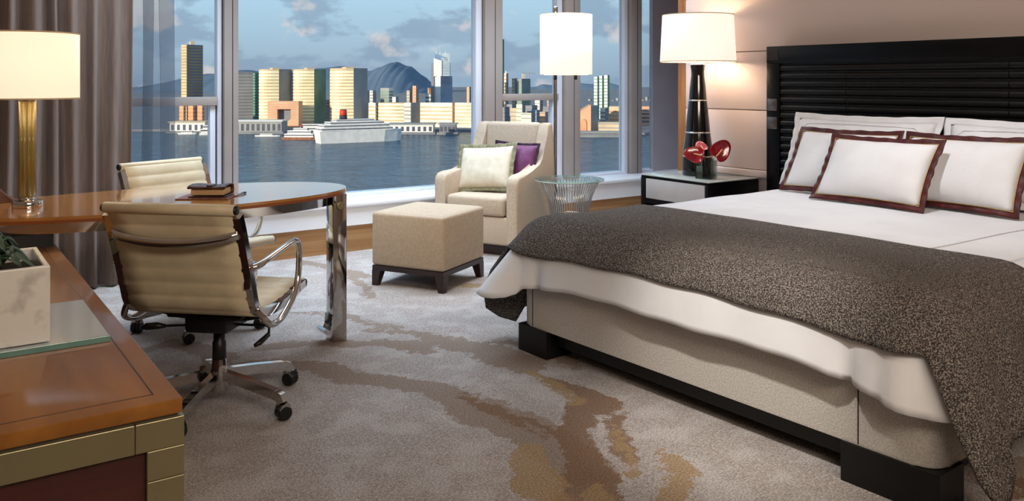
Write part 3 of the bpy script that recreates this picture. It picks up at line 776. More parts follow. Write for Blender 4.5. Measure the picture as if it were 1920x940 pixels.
def pillow(name, w, h, t, material, flange, fmat, label, cat, group=None, seed=0, piping=None, ruffle=.006, pw=2.6):
    """stands in local XZ, front towards -Y, origin at the bottom middle"""
    p = empty(name, (0, 0, 0), 0, label, cat, group); rnd = random.Random(seed)
    ph = [rnd.uniform(0, 6.28) for _ in range(8)]; N_ = 26
    def edge(u, v):       # pinched outline
        x = u * w / 2 * (1 - .05 * (1 - v * v) ** 1 * 0 - .035 * (1 - abs(v)) * 0); z = v * h / 2
        x *= 1 - .045 * (1 - v * v); z *= 1 - .06 * (1 - u * u)
        return x, z
    def face(sgn):
        def fn(a, b):
            u = 2 * a - 1; v = 2 * b - 1
            k = ((1 - abs(u) ** pw) * (1 - abs(v) ** pw)); k = max(k, 0) ** .55
            x, z = edge(u, v)
            wr_ = .006 * noise.noise((x * 9 + ph[0], z * 9, ph[1])) * k + .004 * math.sin(22 * x + ph[2]) * (1 - abs(v) ** 1) * 0
            ed = max(abs(u), abs(v)); wr_ += .0035 * math.sin(46 * (x if abs(v) > abs(u) else z) + ph[3]) * max(0, ed - .6) * k * 3
            return (x, sgn * (t / 2 * k + .0008) + wr_ * (1 if sgn < 0 else -1) * -1 * 0 + (-wr_ if sgn < 0 else wr_), z + h / 2 + flange)
        return fn
    bm = grid(face(-1), N_, N_); grid(face(1), N_, N_, bm=bm)
    bmesh.ops.remove_doubles(bm, verts=bm.verts, dist=.002)
    obj('pillow_body', bm, material, p, True)
    per = []
    for k in range(160):
        q = k / 160 * 4; s = int(q); f = (q - s) * 2 - 1
        per.append(((f, -1), (1, f), (-f, 1), (-1, -f))[s])
    if flange:
        def fl(a, b):
            k = int(round(a * 160)) % 160; u, v = per[k]; x, z = edge(u, v)
            m_ = max(abs(u), abs(v)); ox = flange * b * (u if abs(u) > .999 else u ** 7); oz = flange * b * (v if abs(v) > .999 else v ** 7)
            wv = ruffle * b * math.sin(k * .9 + ph[4]) + ruffle * .8 * b * math.sin(k * .37 + ph[5])
            return (x + ox - .004 * u * (1 - b), wv, z + oz + h / 2 + flange - .004 * v * (1 - b))
        o = obj('border', grid(fl, 160, 3, closed_u=True), fmat, p, True); solidify(o, .004, 0)
    if piping:
        pts = []
        for k in range(161):
            u, v = per[k % 160]; x, z = edge(u, v); pts.append((x, -.004, z + h / 2 + flange))
        obj('piping', tube(pts, .002, 6), piping, p, True)
    return p
def place(p, loc, rz, lean, roll=0.0):
    p.location = loc
    p.rotation_euler = (Matrix.Rotation(rz, 4, 'Z') @ Matrix.Rotation(-lean, 4, 'X') @ Matrix.Rotation(roll, 4, 'Y')).to_euler()
aR = math.radians(-63.4)
def am_pt(x, y, z): return (Matrix.Translation(am.location) @ Matrix.Rotation(aR, 4, 'Z')) @ Vector((x, y, z))
cp = pillow('throw_cushion', .43, .34, .13, 'cushion_cream', .028, 'fringe_green', 'cream cushion with green fringed edge on the armchair', 'cushion', 'armchair cushions', 3, None, .005)
place(cp, am_pt(-.055, -.15, .43), aR + .10, .46, -.07)
pp = pillow('throw_cushion', .37, .34, .12, 'cushion_purple', .018, 'purple_edge', 'purple satin cushion behind the cream one on the armchair', 'cushion', 'armchair cushions', 5, None, .003)
place(pp, am_pt(.075, .035, .437), aR - .04, .30, .03)

# ------------------------------------------------------------------ wire table
wt = empty('side_table', (3.84, 4.81, 0), 0, 'round glass side table on a flared cage of chrome wires', 'side table')
tz, tr_ = .56, .25
obj('glass_top', lathe([(tr_ - .004, tz - .010), (tr_, tz - .008), (tr_, tz - .002), (tr_ - .004, tz)], 72), 'table_glass', wt, 'auto')
obj('glass_edge', lathe([(tr_ + .0005, tz - .0085), (tr_ + .0012, tz - .005), (tr_ + .0005, tz - .0015)], 72, close=False), 'glass_rim', wt, True)
rod0 = None; NR = 56
for k in range(NR):
    if rod0 is None:
        pr_ = [(.215, tz - .014), (.185, tz - .07), (.155, tz - .15), (.138, tz - .25), (.135, tz - .33), (.142, .14), (.165, .05), (.178, .012)]
        rod0 = obj('wire_rod', tube(smooth_path([(r, 0, z) for r, z in pr_], 4), .0034, 6), 'chrome', wt, True); continue
    o = rod0.copy(); col.objects.link(o); o.parent = wt; o.rotation_euler = (0, 0, 2 * PI * k / NR)
for r, z in ((.215, tz - .013), (.138, tz - .26), (.178, .008)):
    obj('ring', tube([(r * math.cos(2 * PI * i / 48), r * math.sin(2 * PI * i / 48), z) for i in range(49)], .004, 6), 'chrome', wt, True)

# ------------------------------------------------------------------ floor lamp
u_ = (1041 - CX) / FPX; FD = 6.9
flp = empty('floor_lamp', ((SN + u_ * CS) * FD, (CS - u_ * SN) * FD, 0), 0, 'chrome floor lamp with white drum shade behind the side table', 'floor lamp')
obj('base', lathe([(.14, 0), (.14, .012), (.13, .018), (.02, .022), (.016, .03)], 40), 'chrome', flp, 'auto')
obj('pole', lathe([(.0135, .02), (.0135, 1.80)], 16), 'steel', flp, 'auto')
obj('pole_cap', lathe([(.02, 1.80), (.021, 1.804), (.021, 1.862), (.018, 1.866)], 20), 'chrome', flp, 'auto')
off = rd(.088, 0)
def lamp_at(parent, cx, cy, rb, rt, z0, z1, mt):
    bm = lathe([(rb, z0), (rt, z1)], 56, center=(cx, cy), close=False)
    s = obj('lamp_shade', bm, mt, parent, True); solidify(s, .002, 1)
    obj('shade_lining', lathe([(rb - .0035, z0 + .001), (rt - .0035, z1 - .001)], 56, center=(cx, cy), close=False), 'shade_lining', s, True)
    return s
s_ = lamp_at(flp, off.x, off.y, .209, .209, 1.318, 1.80, 'shade_white')
obj('shade_rim', lathe([(.205, 1.797), (.211, 1.797), (.211, 1.803), (.205, 1.803), (.205, 1.797)], 56, center=(off.x, off.y), close=False), 'shade_band', s_)
obj('diffuser', lathe([(.175, 1.312), (.178, 1.318), (.178, 1.326), (.1, 1.328)], 48, center=(off.x, off.y)), 'shade_lining', flp, 'auto')
for dr in (-.088, .075):
    q = rd(.088 + dr, -.02)
    obj('knob', lathe([(.012, 1.275), (.014, 1.28), (.014, 1.31), (.01, 1.314)], 14, center=(q.x, q.y)), 'black_plastic', flp, True)
obj('cross_bar', tube([rd(-.01, 0, 1.33), rd(.175, 0, 1.33)], .006), 'chrome', flp, True)
obj('bulb', lathe([(.008, 1.48), (.03, 1.52), (.032, 1.545), (.018, 1.575), (.0, 1.58)], 20, center=(off.x, off.y)), 'bulb', flp, True)
ld = bpy.data.lights.new('lamp_bulb_light', 'POINT'); o = bpy.data.objects.new('lamp_bulb_light', ld); col.objects.link(o)
ld.energy = 4; ld.color = (1, .86, .68); ld.shadow_soft_size = .03; o.parent = flp; o.location = (off.x, off.y, 1.66)

# ------------------------------------------------------------------ nightstand
nx0, nx1, ny0, ny1, nh = 4.232, 4.735, 3.85, 4.485, .60
ns = empty('nightstand', (nx0, ny0, 0), 0, 'black lacquer nightstand with pale drawer and glass top', 'nightstand')
wx, wy = nx1 - nx0, ny1 - ny0
obj('side_panel', box(0, wx, 0, .03, 0, nh - .018, .003), 'black_lacquer', ns, 'auto')
obj('side_panel', box(0, wx, wy - .05, wy, 0, nh - .018, .003), 'black_lacquer', ns, 'auto')
obj('back_panel', box(wx - .02, wx, .03, wy - .05, 0.05, nh - .018), 'black_lacquer', ns)
obj('top_board', box(0.004, wx, .002, wy - .002, nh - .018, nh - .007, .002), 'black_lacquer', ns, 'auto')
obj('glass_top', box(-.004, wx, -.004, wy + .002, nh - .0065, nh, .002), 'mirror_top', ns, 'auto')
dr = obj('drawer', box(-.002, .45, .033, wy - .053, nh - .165, nh - .026, .003), 'drawer_front', ns, 'auto')
obj('shelf', box(.01, wx - .02, .03, wy - .05, .2, .225), 'black_lacquer', ns)
obj('drawer_rail', box(.0, .03, .033, wy - .053, nh - .20, nh - .168), 'black_lacquer', ns)
# bedside lamp
bl = empty('table_lamp', (4.515, 4.205, nh + .0005), 0, 'bedside lamp with tapered black ceramic body and white drum shade', 'lamp')
segs = [[(.108, 0), (.110, .006), (.106, .06), (.104, .128)], [(.104, .140), (.100, .20), (.088, .295)], [(.086, .307), (.078, .40), (.064, .52)], [(.062, .532), (.056, .62), (.047, .70), (.046, .73), (.052, .775)]]
rings = [(.104, .128, .140), (.087, .295, .307), (.063, .520, .532), (.052, .775, .784)]
for pr_ in segs: obj('body_section', lathe(pr_, 48), 'ceramic_black', bl, 'auto')
for r, a, b in rings: obj('silver_ring', lathe([(r - .002, a), (r + .0025, a + .002), (r + .0025, b - .002), (r - .002, b)], 48), 'ring_silver', bl, True)
obj('neck', lathe([(.008, .784), (.008, .86)], 14), 'steel', bl, True)
shade(bl, .262, .245, .800, 1.128, 'shade_white')
obj('bulb', lathe([(.008, .86), (.03, .90), (.032, .925), (.018, .955), (.0, .96)], 20), 'bulb', bl, True)
bulb_light(bl, 1.0, 4.5, (1, .78, .56)); bulb_light(bl, .84, 6, (1, .82, .66))
# vase with anthuriums
vz = empty('flower_vase', (4.40, 4.02, nh + .0005), math.radians(20), 'small square glass vase with red anthurium flowers on the nightstand', 'vase')
def vase_bm(s, h, t):
    bm = box(-s, s, -s, -s + t, 0, h, .001); box(-s, s, s - t, s, 0, h, .001, bm=bm); box(-s, -s + t, -s + t, s - t, 0, h, .001, bm=bm); box(s - t, s, -s + t, s - t, 0, h, .001, bm=bm)
    return box(-s + t, s - t, -s + t, s - t, 0, .012, bm=bm)
obj('glass', vase_bm(.056, .125, .005), 'clear_glass', vz)
obj('water', box(-.050, .050, -.050, .050, .013, .085), 'clear_glass', vz)
def spathe(R, nrm, upv, c, material, sname):
    nrm = Vector(nrm).normalized(); upv = Vector(upv); upv = (upv - nrm * upv.dot(nrm)).normalized(); sd_ = upv.cross(nrm)
    def fn(u, v):
        t = 2 * PI * u; rr = v
        hx = math.sin(t); hy = math.cos(t)
        shp = (.78 + .22 * hy + (.32 * max(0, hy) ** 6) - .22 * max(0, -hy) ** 8)   # heart: notch below, tip above
        x = R * rr * shp * hx; y = R * rr * shp * hy * 1.05
        return Vector(c) + sd_ * x + upv * y + nrm * (R * .22 * (rr * rr) + R * .10 * math.cos(2 * t) * rr)
    o = obj(sname, grid(fn, 36, 6, closed_u=True), material, vz, True); solidify(o, .002, 0)
    b = Vector(c) - upv * R * .45
    obj('spadix', tube(smooth_path([b, b + nrm * R * .25 + upv * R * .3, b + nrm * R * .35 + upv * R * .95], 4), [.0045] * 8 + [.002], 8), 'spadix', o, True)
    return b
iv = Matrix.Rotation(-math.radians(20), 3, 'Z')
def vv(r, d, z): return iv @ rd(r, d, z)
for R, nr, up, c, mt_ in ((.072, vv(-.25, -.85, .35), vv(-.95, .0, .25), vv(-.058, -.035, .158), 'spathe_red'), (.084, vv(.2, -.9, .25), vv(.7, .1, .75), vv(.066, -.03, .166), 'spathe_red'),
                          (.050, vv(-.1, -.5, .6), vv(-.3, .4, .9), vv(-.022, .02, .195), 'spathe_pink')):
    b = spathe(R, nr, up, c, mt_, 'flower')
    obj('stem', tube(smooth_path([b, (b.x * .5, b.y * .5, .10), (-b.x * .4, -b.y * .4, .02)], 5), .0028, 6), 'stem_red', vz, True)

# ------------------------------------------------------------------ headboard
HX = 4.62
hb = empty('headboard', (HX, 2.28, 0), 0, 'wide black headboard of horizontal rounded slats on the padded wall', 'headboard')
yl, yr = 3.695 - 2.28, -1.42
obj('backing', box(.02, .148, yr, yl, .10, 1.478), 'black_wood', hb)
obj('top_rail', box(0, .148, yr, yl, 1.378, 1.492, .004), 'black_lacquer', hb, 'auto')
obj('stile', box(0, .05, yl - .105, yl, .10, 1.377, .004), 'black_lacquer', hb, 'auto')
obj('stile', box(0, .05, yr, yr + .105, .10, 1.377, .004), 'black_lacquer', hb, 'auto')
brk = [yl - .108, 3.105 - 2.28, 2.16 - 2.28, 1.215 - 2.28, yr + .108]
for k in range(4):
    a, b = brk[k + 1] + .002, brk[k] - .002; first = None
    for j in range(15):
        z = 1.346 - j * .0512
        if first is None:
            def sl(u, v):
                t = PI * v
                return (.022 - .020 * math.sin(t), a + (b - a) * u, -.022 * math.cos(t))
            bm = grid(sl, 1, 9); first = obj('slat', bm, 'black_slat', hb, True); o = first
        else:
            o = first.copy(); col.objects.link(o); o.parent = hb
        o.location = (0, 0, z)
obj('corner_badge', box(-.002, 0.002, yl - .095, yl - .012, 1.40, 1.468, .001), 'badge', hb)
for z in (.985, 1.105):
    sw = obj('switch_plate', box(-.008, .002, yl - .088, yl - .012, z - .038, z + .042, .003), 'switch_plate', hb, 'auto')
    obj('rocker', box(-.012, -.006, yl - .078, yl - .024, z - .026, z + .030, .003), 'switch_plate', sw, 'auto')

# ------------------------------------------------------------------ bed
bx0, bx1, by0, by1 = 2.37, 4.555, 1.325, 3.28
bd = empty('bed', (bx0, (by0 + by1) / 2, 0), 0, 'king size bed base in pale woven fabric on black block feet', 'bed')
hwid = (by1 - by0) / 2; BL = bx1 - bx0
def round_rect(x0, x1, y0, y1, r, n=8):
    out = []
    for cx, cy, a0 in ((x1 - r, y1 - r, 0), (x0 + r, y1 - r, 90), (x0 + r, y0 + r, 180), (x1 - r, y0 + r, 270)):
        for i in range(n + 1):
            a = math.radians(a0 + 90 * i / n); out.append((cx + r * math.cos(a), cy + r * math.sin(a)))
    return out
obj('base', prism(round_rect(0, BL, -hwid, hwid, .07), .125, .375, .006), 'box_spring', bd, 'auto')
obj('mattress', prism(round_rect(.10, BL, -hwid + .10, hwid - .10, .10), .376, .560, .05, seg=3), 'linen_white', bd, 'auto')
for yy in (hwid - .09, -hwid + .245): obj('seam', box(-.0015, .002, yy - .002, yy + .002, .13, .372), 'inlay_dark', bd)
obj('plinth_rail', box(.05, BL, -hwid + .05, hwid - .05, .055, .124), 'black_wood', bd)
for x in (-.01, BL - .2):
    for s in (-1, 1):
        obj('leg', box(x, x + .15, (-hwid - .012 if s < 0 else hwid - .20), (-hwid + .30 if s < 0 else hwid + .005), 0, .1248, .002), 'black_wood', bd)

TX0, TY0, TY1, TZ, RR = 2.325, 1.30, 3.325, .598, .15
def bed_path(xhead, step=.03):
    """perimeter of the inset top: far side -> foot -> near side; (x,y,dx,dy,kind,s)"""
    out = []; xi = TX0 + RR; y1 = TY1 - RR; y0 = TY0 + RR
    n = int((xhead - xi) / step)
    for i in range(n): out.append((xhead - (xhead - xi) * i / n, y1, 0, 1, 'far', i / n))
    for i in range(12): a = PI / 2 * i / 12; out.append((xi, y1, -math.sin(a), math.cos(a), 'c1', i / 12))
    n2 = int((y1 - y0) / step)
    for i in range(n2): out.append((xi, y1 - (y1 - y0) * i / n2, -1, 0, 'foot', i / n2))
    for i in range(12): a = PI / 2 * i / 12; out.append((xi, y0, -math.cos(a), -math.sin(a), 'c2', i / 12))
    for i in range(n + 1): out.append((xi + (xhead - xi) * i / n, y0, 0, -1, 'near', i / n))
    return out
def drape_pt(x, y, dx, dy, m, flare, off, rip):
    f = flare; th_end = PI / 2 - f; arc = RR * th_end; R = RR + off
    if m <= arc: th = m / RR; out = R * math.sin(th); drop = R * (1 - math.cos(th)) - off
    else:
        s = m - arc; out = R * math.sin(th_end) + s * math.sin(f); drop = R * (1 - math.cos(th_end)) - off + s * math.cos(f)
    out += rip
    return Vector((x + dx * out, y + dy * out, TZ - drop))
def sm(t): t = max(0, min(1, t)); return t * t * (3 - 2 * t)
def drape_cloth(name, xhead, mfun, off, flare_fun, rip_fun, material, label, cat, thick, topfn):
    path = bed_path(xhead); NV = 16; bm = bmesh.new(); cols_ = []
    for i, (x, y, dx, dy, k, t) in enumerate(path):
        mm = mfun(k, t, x, y); cl = []
        for j in range(NV + 1):
            m = mm * j / NV; w = sm((m - RR * .6) / .3)
            p = drape_pt(x, y, dx, dy, m, flare_fun(k, t), off, rip_fun(x, k, t, m) * w)
            p.z += topfn(p.x, p.y) * (1 - sm(m / .2)); p.z = max(p.z, .02); cl.append(bm.verts.new(p))
        cols_.append(cl)
    for a, b in zip(cols_, cols_[1:]):
        for j in range(NV): bm.faces.new((a[j], b[j], b[j + 1], a[j + 1]))
    # top
    xi = TX0 + RR; y1 = TY1 - RR; y0 = TY0 + RR; nx = 40; ny = 50
    grid(lambda u, v: Vector((xi + (xhead - xi) * u, y0 + (y1 - y0) * v, TZ + off + topfn(xi + (xhead - xi) * u, y0 + (y1 - y0) * v))), nx, ny, bm=bm)
    bmesh.ops.remove_doubles(bm, verts=bm.verts, dist=.0015)
    o = obj(name, bm, material, None, True); solidify(o, thick, 1)
    return tag(o, label, cat)
def top_duvet(x, y): return .008 * noise.noise((x * 2.3, y * 2.3, 1)) + .010 * (1 - ((y - 2.29) / 1.0) ** 2)
def m_duvet(k, t, x, y):
    b = (.328 + .042 * (2 * t - 1) ** 4 if k == 'foot' else .37) + .003 * math.sin(7 * (x + y)) + .002 * math.sin(23 * y + 11 * x)
    if k == 'c1': b += .125 * math.sin(PI * t)
    if k == 'c2': b += .03 * math.sin(PI * t)
    return b
def fl_duvet(k, t):
    if k == 'c1': return math.radians(9 + 30 * math.sin(PI * t))
    if k == 'c2': return math.radians(9 + 6 * math.sin(PI * t))
    return math.radians(8)
def rip_duvet(i, k, t, m):
    if k in ('far', 'near'): return .010 * math.sin(i * 17) + .007 * math.sin(i * 8 + 1)
    if k == 'foot': return .004 * math.sin(t * 13 + 1) * m / .4 + .002 * math.sin(t * 33) + (-.045 * math.exp(-((t - .055) / .02) ** 2) + -.05 * math.exp(-((t - .93) / .018) ** 2)) * m / .4
    return .012 * math.sin(t * 12)
dv = drape_cloth('duvet', 4.50, m_duvet, 0.0, fl_duvet, rip_duvet, 'duvet_white', 'white duvet spread over the bed with hanging foot end', 'duvet', .016, top_duvet)
def m_throw(k, t, x, y):
    if k == 'far': return .55 + .015 * math.sin(9 * x)
    if k == 'near': return .485 + .055 * math.exp(-((t) / .15) ** 2) + .02 * math.sin(14 * x)
    f = .190 + .036 * (abs(y - 2.29) / .92) ** 2 + .003 * math.sin(17 * y)
    if k == 'foot': return f
    if k == 'c1': return .62 + (f - .62) * sm((t - .10) / .42)
    return f + (.60 - f) * sm((t - .40) / .36)
def fl_throw(k, t):
    return fl_duvet(k, t) if k != 'near' else math.radians(8 + 4 * math.exp(-(t / .2) ** 2))
def rip_throw(i, k, t, m):
    if k in ('far', 'near'): return rip_duvet(i, k, t, m) + .022 + .014 * (1 + math.sin(i * 31 + 2 * m)) * m / .4
    if k == 'foot': return max(rip_duvet(i, k, t, m) * .4, -.004) + .004
    return .024 + rip_duvet(i, k, t, m) + .014 * m / .4 * (1 + math.sin(t * 9))
def top_throw(x, y): return top_duvet(x, y)
tw = drape_cloth('bed_throw', 3.09, m_throw, .020, fl_throw, rip_throw, 'throw_wool', 'charcoal marled wool throw across the foot of the bed', 'throw', .010, top_throw)
# stitched line on the duvet
pts = [(3.10 + .9 * i / 20, 1.735 - .06 * i / 20, TZ + top_duvet(3.1 + .9 * i / 20, 1.73) + .0175) for i in range(-3, 26)]
obj('stitched_line', tube(pts, .0028, 6), 'grey_stitch', dv, True)

# pillows
BZ = TZ + .030
RZ = -PI / 2
def bed_pillow(label, w, h, t, loc, lean, border, seed, roll=0.0, yaw=0.0):
    if border:
        p = pillow('bed_pillow', w, h, t, 'linen_white', .030, 'maroon', label, 'pillow', 'maroon edged pillows', seed, 'gold_piping', .004)
    else:
        p = pillow('bed_pillow', w, h, t, 'linen_white', .035, 'linen_white', label, 'pillow', 'plain white pillows', seed, None, .004)
        fr_ = [(-w / 2 + .03, .07), (-w / 2 + .06, h - .0), (w / 2 - .06, h - .0), (w / 2 - .03, .07)]
    place(p, loc, RZ + yaw, lean, roll); return p
def front_y(p, x, z):       # front surface of a pillow mesh at local x,z
    b = [c for c in p.children if c.name.startswith('pillow_body')][0]
    best = min(((v.co.x - x) ** 2 + (v.co.z - z) ** 2, v.co.y) for v in b.data.vertices if v.co.y < 0)
    return best[1]
def stitch(p, pts, r=.0014, nm='stitched_line'):
    P = []
    for (x0, z0), (x1, z1) in zip(pts, pts[1:]):
        for i in range(12): t = i / 12; x = x0 + (x1 - x0) * t; z = z0 + (z1 - z0) * t; P.append((x, front_y(p, x, z) - .002, z))
    obj(nm, tube(P, r, 5), 'grey_stitch', p, True)
w1 = bed_pillow('plain white pillow against the headboard nearest the nightstand', .88, .40, .17, (4.36, 2.915, BZ), .36, False, 21)
w2 = bed_pillow('plain white pillow against the headboard at the right edge', .88, .40, .17, (4.36, 1.965, BZ), .36, False, 22)
for w_ in (w1, w2):
    stitch(w_, [(-.375, .07), (-.372, .36), (-.34, .385), (.34, .385), (.372, .36), (.375, .07)])
    sgn = 1
    for x0 in ((-.355,) if w_ is w1 else (.12,)):
        pts = []
        for i in range(110):
            s = i / 109; x = x0 + .16 * s + .004 * math.sin(i * .9)
            z = .118 + .0085 * math.sin(i * .9 + .6) * (1.25 if (i // 14) % 3 == 0 else .75)
            pts.append((x, front_y(w_, x, z) - .003, z))
        obj('embroidered_script', tube(pts, .0016, 4), 'grey_stitch', w_, True)
bed_pillow('maroon edged white pillow partly hidden at the left of the row', .60, .36, .16, (4.135, 2.89, BZ), .52, True, 31)
bed_pillow('maroon edged white pillow in front of the other two', .58, .345, .17, (3.955, 2.56, BZ), .56, True, 32)
bed_pillow('maroon edged white pillow at the right end of the row', .60, .36, .16, (4.14, 2.222, BZ), .52, True, 33)


# the bed stands turned a little against the wall: base and bedding together
BT = math.radians(2.64); piv = Vector((bx0, (by0 + by1) / 2, 0))
turn = Matrix.Translation(piv) @ Matrix.Rotation(BT, 4, 'Z') @ Matrix.Translation(-piv)
for o in (bd, dv, tw):
    o.matrix_world = turn @ (Matrix.LocRotScale(o.location, o.rotation_euler, o.scale))

# ------------------------------------------------------------------ harbour and skyline
SEA, LAND = -60.0, -57.2
def far(px, d, z): return rd((px - CX) / FPX * d, d, z)
def zat(py, d): return CAMH + (HY - py) / FPX * d
def flat_poly(name, pts, z0, z1, material, label, cat, kind='structure'):
    bm = bmesh.new(); A = [bm.verts.new((p.x, p.y, z0)) for p in pts]; B = [bm.verts.new((p.x, p.y, z1)) for p in pts]
    n_ = len(pts); bm.faces.new(B); bm.faces.new(list(reversed(A)))
    for i in range(n_): bm.faces.new((A[i], A[(i + 1) % n_], B[(i + 1) % n_], B[i]))
    return tag(obj(name, bm, material), label, cat, kind=kind)
flat_poly('harbour_water', [rd(-7000, 60), rd(7000, 60), rd(7000, 9500), rd(-7000, 9500)], SEA - 2, SEA, 'sea', 'rippled blue harbour water between hotel and skyline', 'water')
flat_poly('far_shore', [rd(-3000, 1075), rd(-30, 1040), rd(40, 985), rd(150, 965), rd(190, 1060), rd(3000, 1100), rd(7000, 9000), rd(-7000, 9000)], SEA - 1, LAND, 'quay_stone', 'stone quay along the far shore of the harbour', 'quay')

def hills(name, d, ridge, material, label, depth=1500):
    P = [(far(px, d, 0), zat(py, d)) for px, py in ridge]; bm = bmesh.new(); rows = []
    fw = rd(0, 1)
    nr = 7; fine = []
    for i in range(len(P) - 1):
        for j in range(8):
            t = j / 8; a, za = P[i]; b, zb = P[i + 1]; s_ = t * t * (3 - 2 * t)
            fine.append((a.lerp(b, t), za + (zb - za) * s_ + 6 * (d / 5000) * noise.noise((i + t, d * .01, 0))))
    fine.append(P[-1])
    for k in range(nr):
        q = k / (nr - 1); prof = math.sin(PI * q) ** .8 if 0 < q < 1 else 0
        rows.append([bm.verts.new((p.x + fw.x * depth * (q - .5), p.y + fw.y * depth * (q - .5), LAND - .5 + (z - LAND) * prof * (1 if k == nr // 2 else .93 + .06 * noise.noise((i_ * .4, k, 3))))) for i_, (p, z) in enumerate(fine)])
    for a, b in zip(rows, rows[1:]):
        for i in range(len(a) - 1): bm.faces.new((a[i], a[i + 1], b[i + 1], b[i]))
    tag(obj(name, bm, material, None, True), label, 'hill', kind='structure')
hills('hill', 5000, [(300, 165), (340, 152), (392, 138), (430, 134), (460, 131), (500, 136), (560, 131), (600, 128), (640, 124), (672, 128), (690, 133), (712, 126), (738, 117), (745, 116), (768, 124), (790, 140), (808, 158), (830, 172), (900, 180)], 'hill', 'haze-blue mountain ridge with a rounded peak behind the towers')
hills('hill_range', 7000, [(900, 178), (960, 172), (1000, 163), (1020, 158), (1050, 160), (1090, 156), (1120, 157), (1140, 155), (1170, 163), (1210, 170), (1280, 176)], 'hill_haze_pale', 'haze-pale low hill range behind the right windows')

def bands_bm(A, B, nrm, z0, z1, step, frac, proud, bm=None):
    """proud horizontal strips on the wall A-B"""
    nb = bmesh.new(); z = z0 + step * .5
    while z + step * frac < z1:
        h = step * frac; o_ = nrm * proud
        v = [nb.verts.new(p) for p in ((A.x, A.y, z), (B.x, B.y, z), (B.x, B.y, z + h), (A.x, A.y, z + h), (A.x + o_.x, A.y + o_.y, z), (B.x + o_.x, B.y + o_.y, z), (B.x + o_.x, B.y + o_.y, z + h), (A.x + o_.x, A.y + o_.y, z + h))]
        for f in ((4, 5, 6, 7), (0, 1, 5, 4), (3, 7, 6, 2), (0, 4, 7, 3), (1, 2, 6, 5)): nb.faces.new([v[i] for i in f])
        z += step
    return merge(bm, nb)
def tower(label, px0, split, px1, ytop, d, wall, side=None, a=35, band=None, step=3.6, frac=.45, bulge=0.0, roof=None, cat='building', name='tower_block', ybase=None, roofmat=None, side_bands=True):
    a = math.radians(a); c = far(split, d, 0)
    tL = rd(-math.cos(a), math.sin(a)); tR = rd(math.sin(a), math.cos(a)); nL = rd(-math.sin(a), -math.cos(a)); nR = rd(math.cos(a), -math.sin(a))
    wL = max((split - px0) * d / FPX / math.cos(a), 4); wR = max((px1 - split) * d / FPX / math.sin(a), 3.5)
    z0 = LAND; z1 = zat(ytop, d)
    root = empty(name, (c.x, c.y, z0), 0, label, cat, 'buildings on the far shore')
    h = z1 - z0; o_ = Vector((0, 0, 0))
    P = [o_, tR * wR, tR * wR + tL * wL, tL * wL]
    nb_ = 10 if bulge else 1
    front = [tL * (wL * (1 - i / nb_)) + nL * (bulge * math.sin(PI * i / nb_)) for i in range(nb_ + 1)]      # from left end to corner
    poly = [(p.x, p.y) for p in front] + [(P[1].x, P[1].y), (P[2].x, P[2].y)]
    obj('wall', prism(poly, 0, h), wall, root)
    if side: obj('side_wall', prism([(q.x, q.y) for q in (nR * .15, P[1] + nR * .15, P[1], o_)], 0, h + .3), side, root)  # mostly a darker colour, with the shade of the unlit face put in
    if band:
        bm = None
        for p, q in zip(front, front[1:]):
            t = (q - p).normalized(); nn = Vector((t.y, -t.x, 0)); nn = nn if nn.dot(nL) > 0 else -nn
            bm = bands_bm(p, q, nn, h * .06, h * .985, step, frac, .35, bm)
        if side_bands: bm = bands_bm(o_ + nR * .16, P[1] + nR * .16, nR, h * .06, h * .985, step, frac, .35, bm)
        tag(obj('floor_bands', bm, band, root), kind='stuff')
    if roof:
        k = roof; q = (P[2] * .5); s = min(wL, wR) * .22
        obj('roof_plant', box(q.x - s, q.x + s, q.y - s, q.y + s, h, h + k), roofmat or wall, root)
    return root
T = tower
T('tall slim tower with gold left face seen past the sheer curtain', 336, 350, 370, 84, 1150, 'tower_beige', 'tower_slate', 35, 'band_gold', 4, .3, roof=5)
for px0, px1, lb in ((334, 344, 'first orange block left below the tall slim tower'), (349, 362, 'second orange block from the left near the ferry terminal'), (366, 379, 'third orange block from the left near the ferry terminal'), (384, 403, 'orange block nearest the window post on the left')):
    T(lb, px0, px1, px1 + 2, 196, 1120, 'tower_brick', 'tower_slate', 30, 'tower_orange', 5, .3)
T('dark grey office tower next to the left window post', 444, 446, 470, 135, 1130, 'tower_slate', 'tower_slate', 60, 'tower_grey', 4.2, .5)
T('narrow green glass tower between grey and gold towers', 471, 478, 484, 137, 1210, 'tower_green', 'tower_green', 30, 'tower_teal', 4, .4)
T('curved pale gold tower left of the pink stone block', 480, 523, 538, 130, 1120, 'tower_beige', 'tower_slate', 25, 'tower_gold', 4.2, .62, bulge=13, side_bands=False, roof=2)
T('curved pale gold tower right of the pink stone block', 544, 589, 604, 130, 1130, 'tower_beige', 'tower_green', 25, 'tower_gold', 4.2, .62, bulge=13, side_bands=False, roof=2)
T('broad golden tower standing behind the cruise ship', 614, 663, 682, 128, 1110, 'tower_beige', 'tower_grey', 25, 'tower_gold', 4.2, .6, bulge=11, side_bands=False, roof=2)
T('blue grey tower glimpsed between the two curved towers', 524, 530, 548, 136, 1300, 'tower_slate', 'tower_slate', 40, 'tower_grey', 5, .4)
T('dim slate block between curved and broad golden towers', 596, 606, 616, 188, 1200, 'tower_slate', 'tower_slate', 40, 'tower_brick', 5, .3)
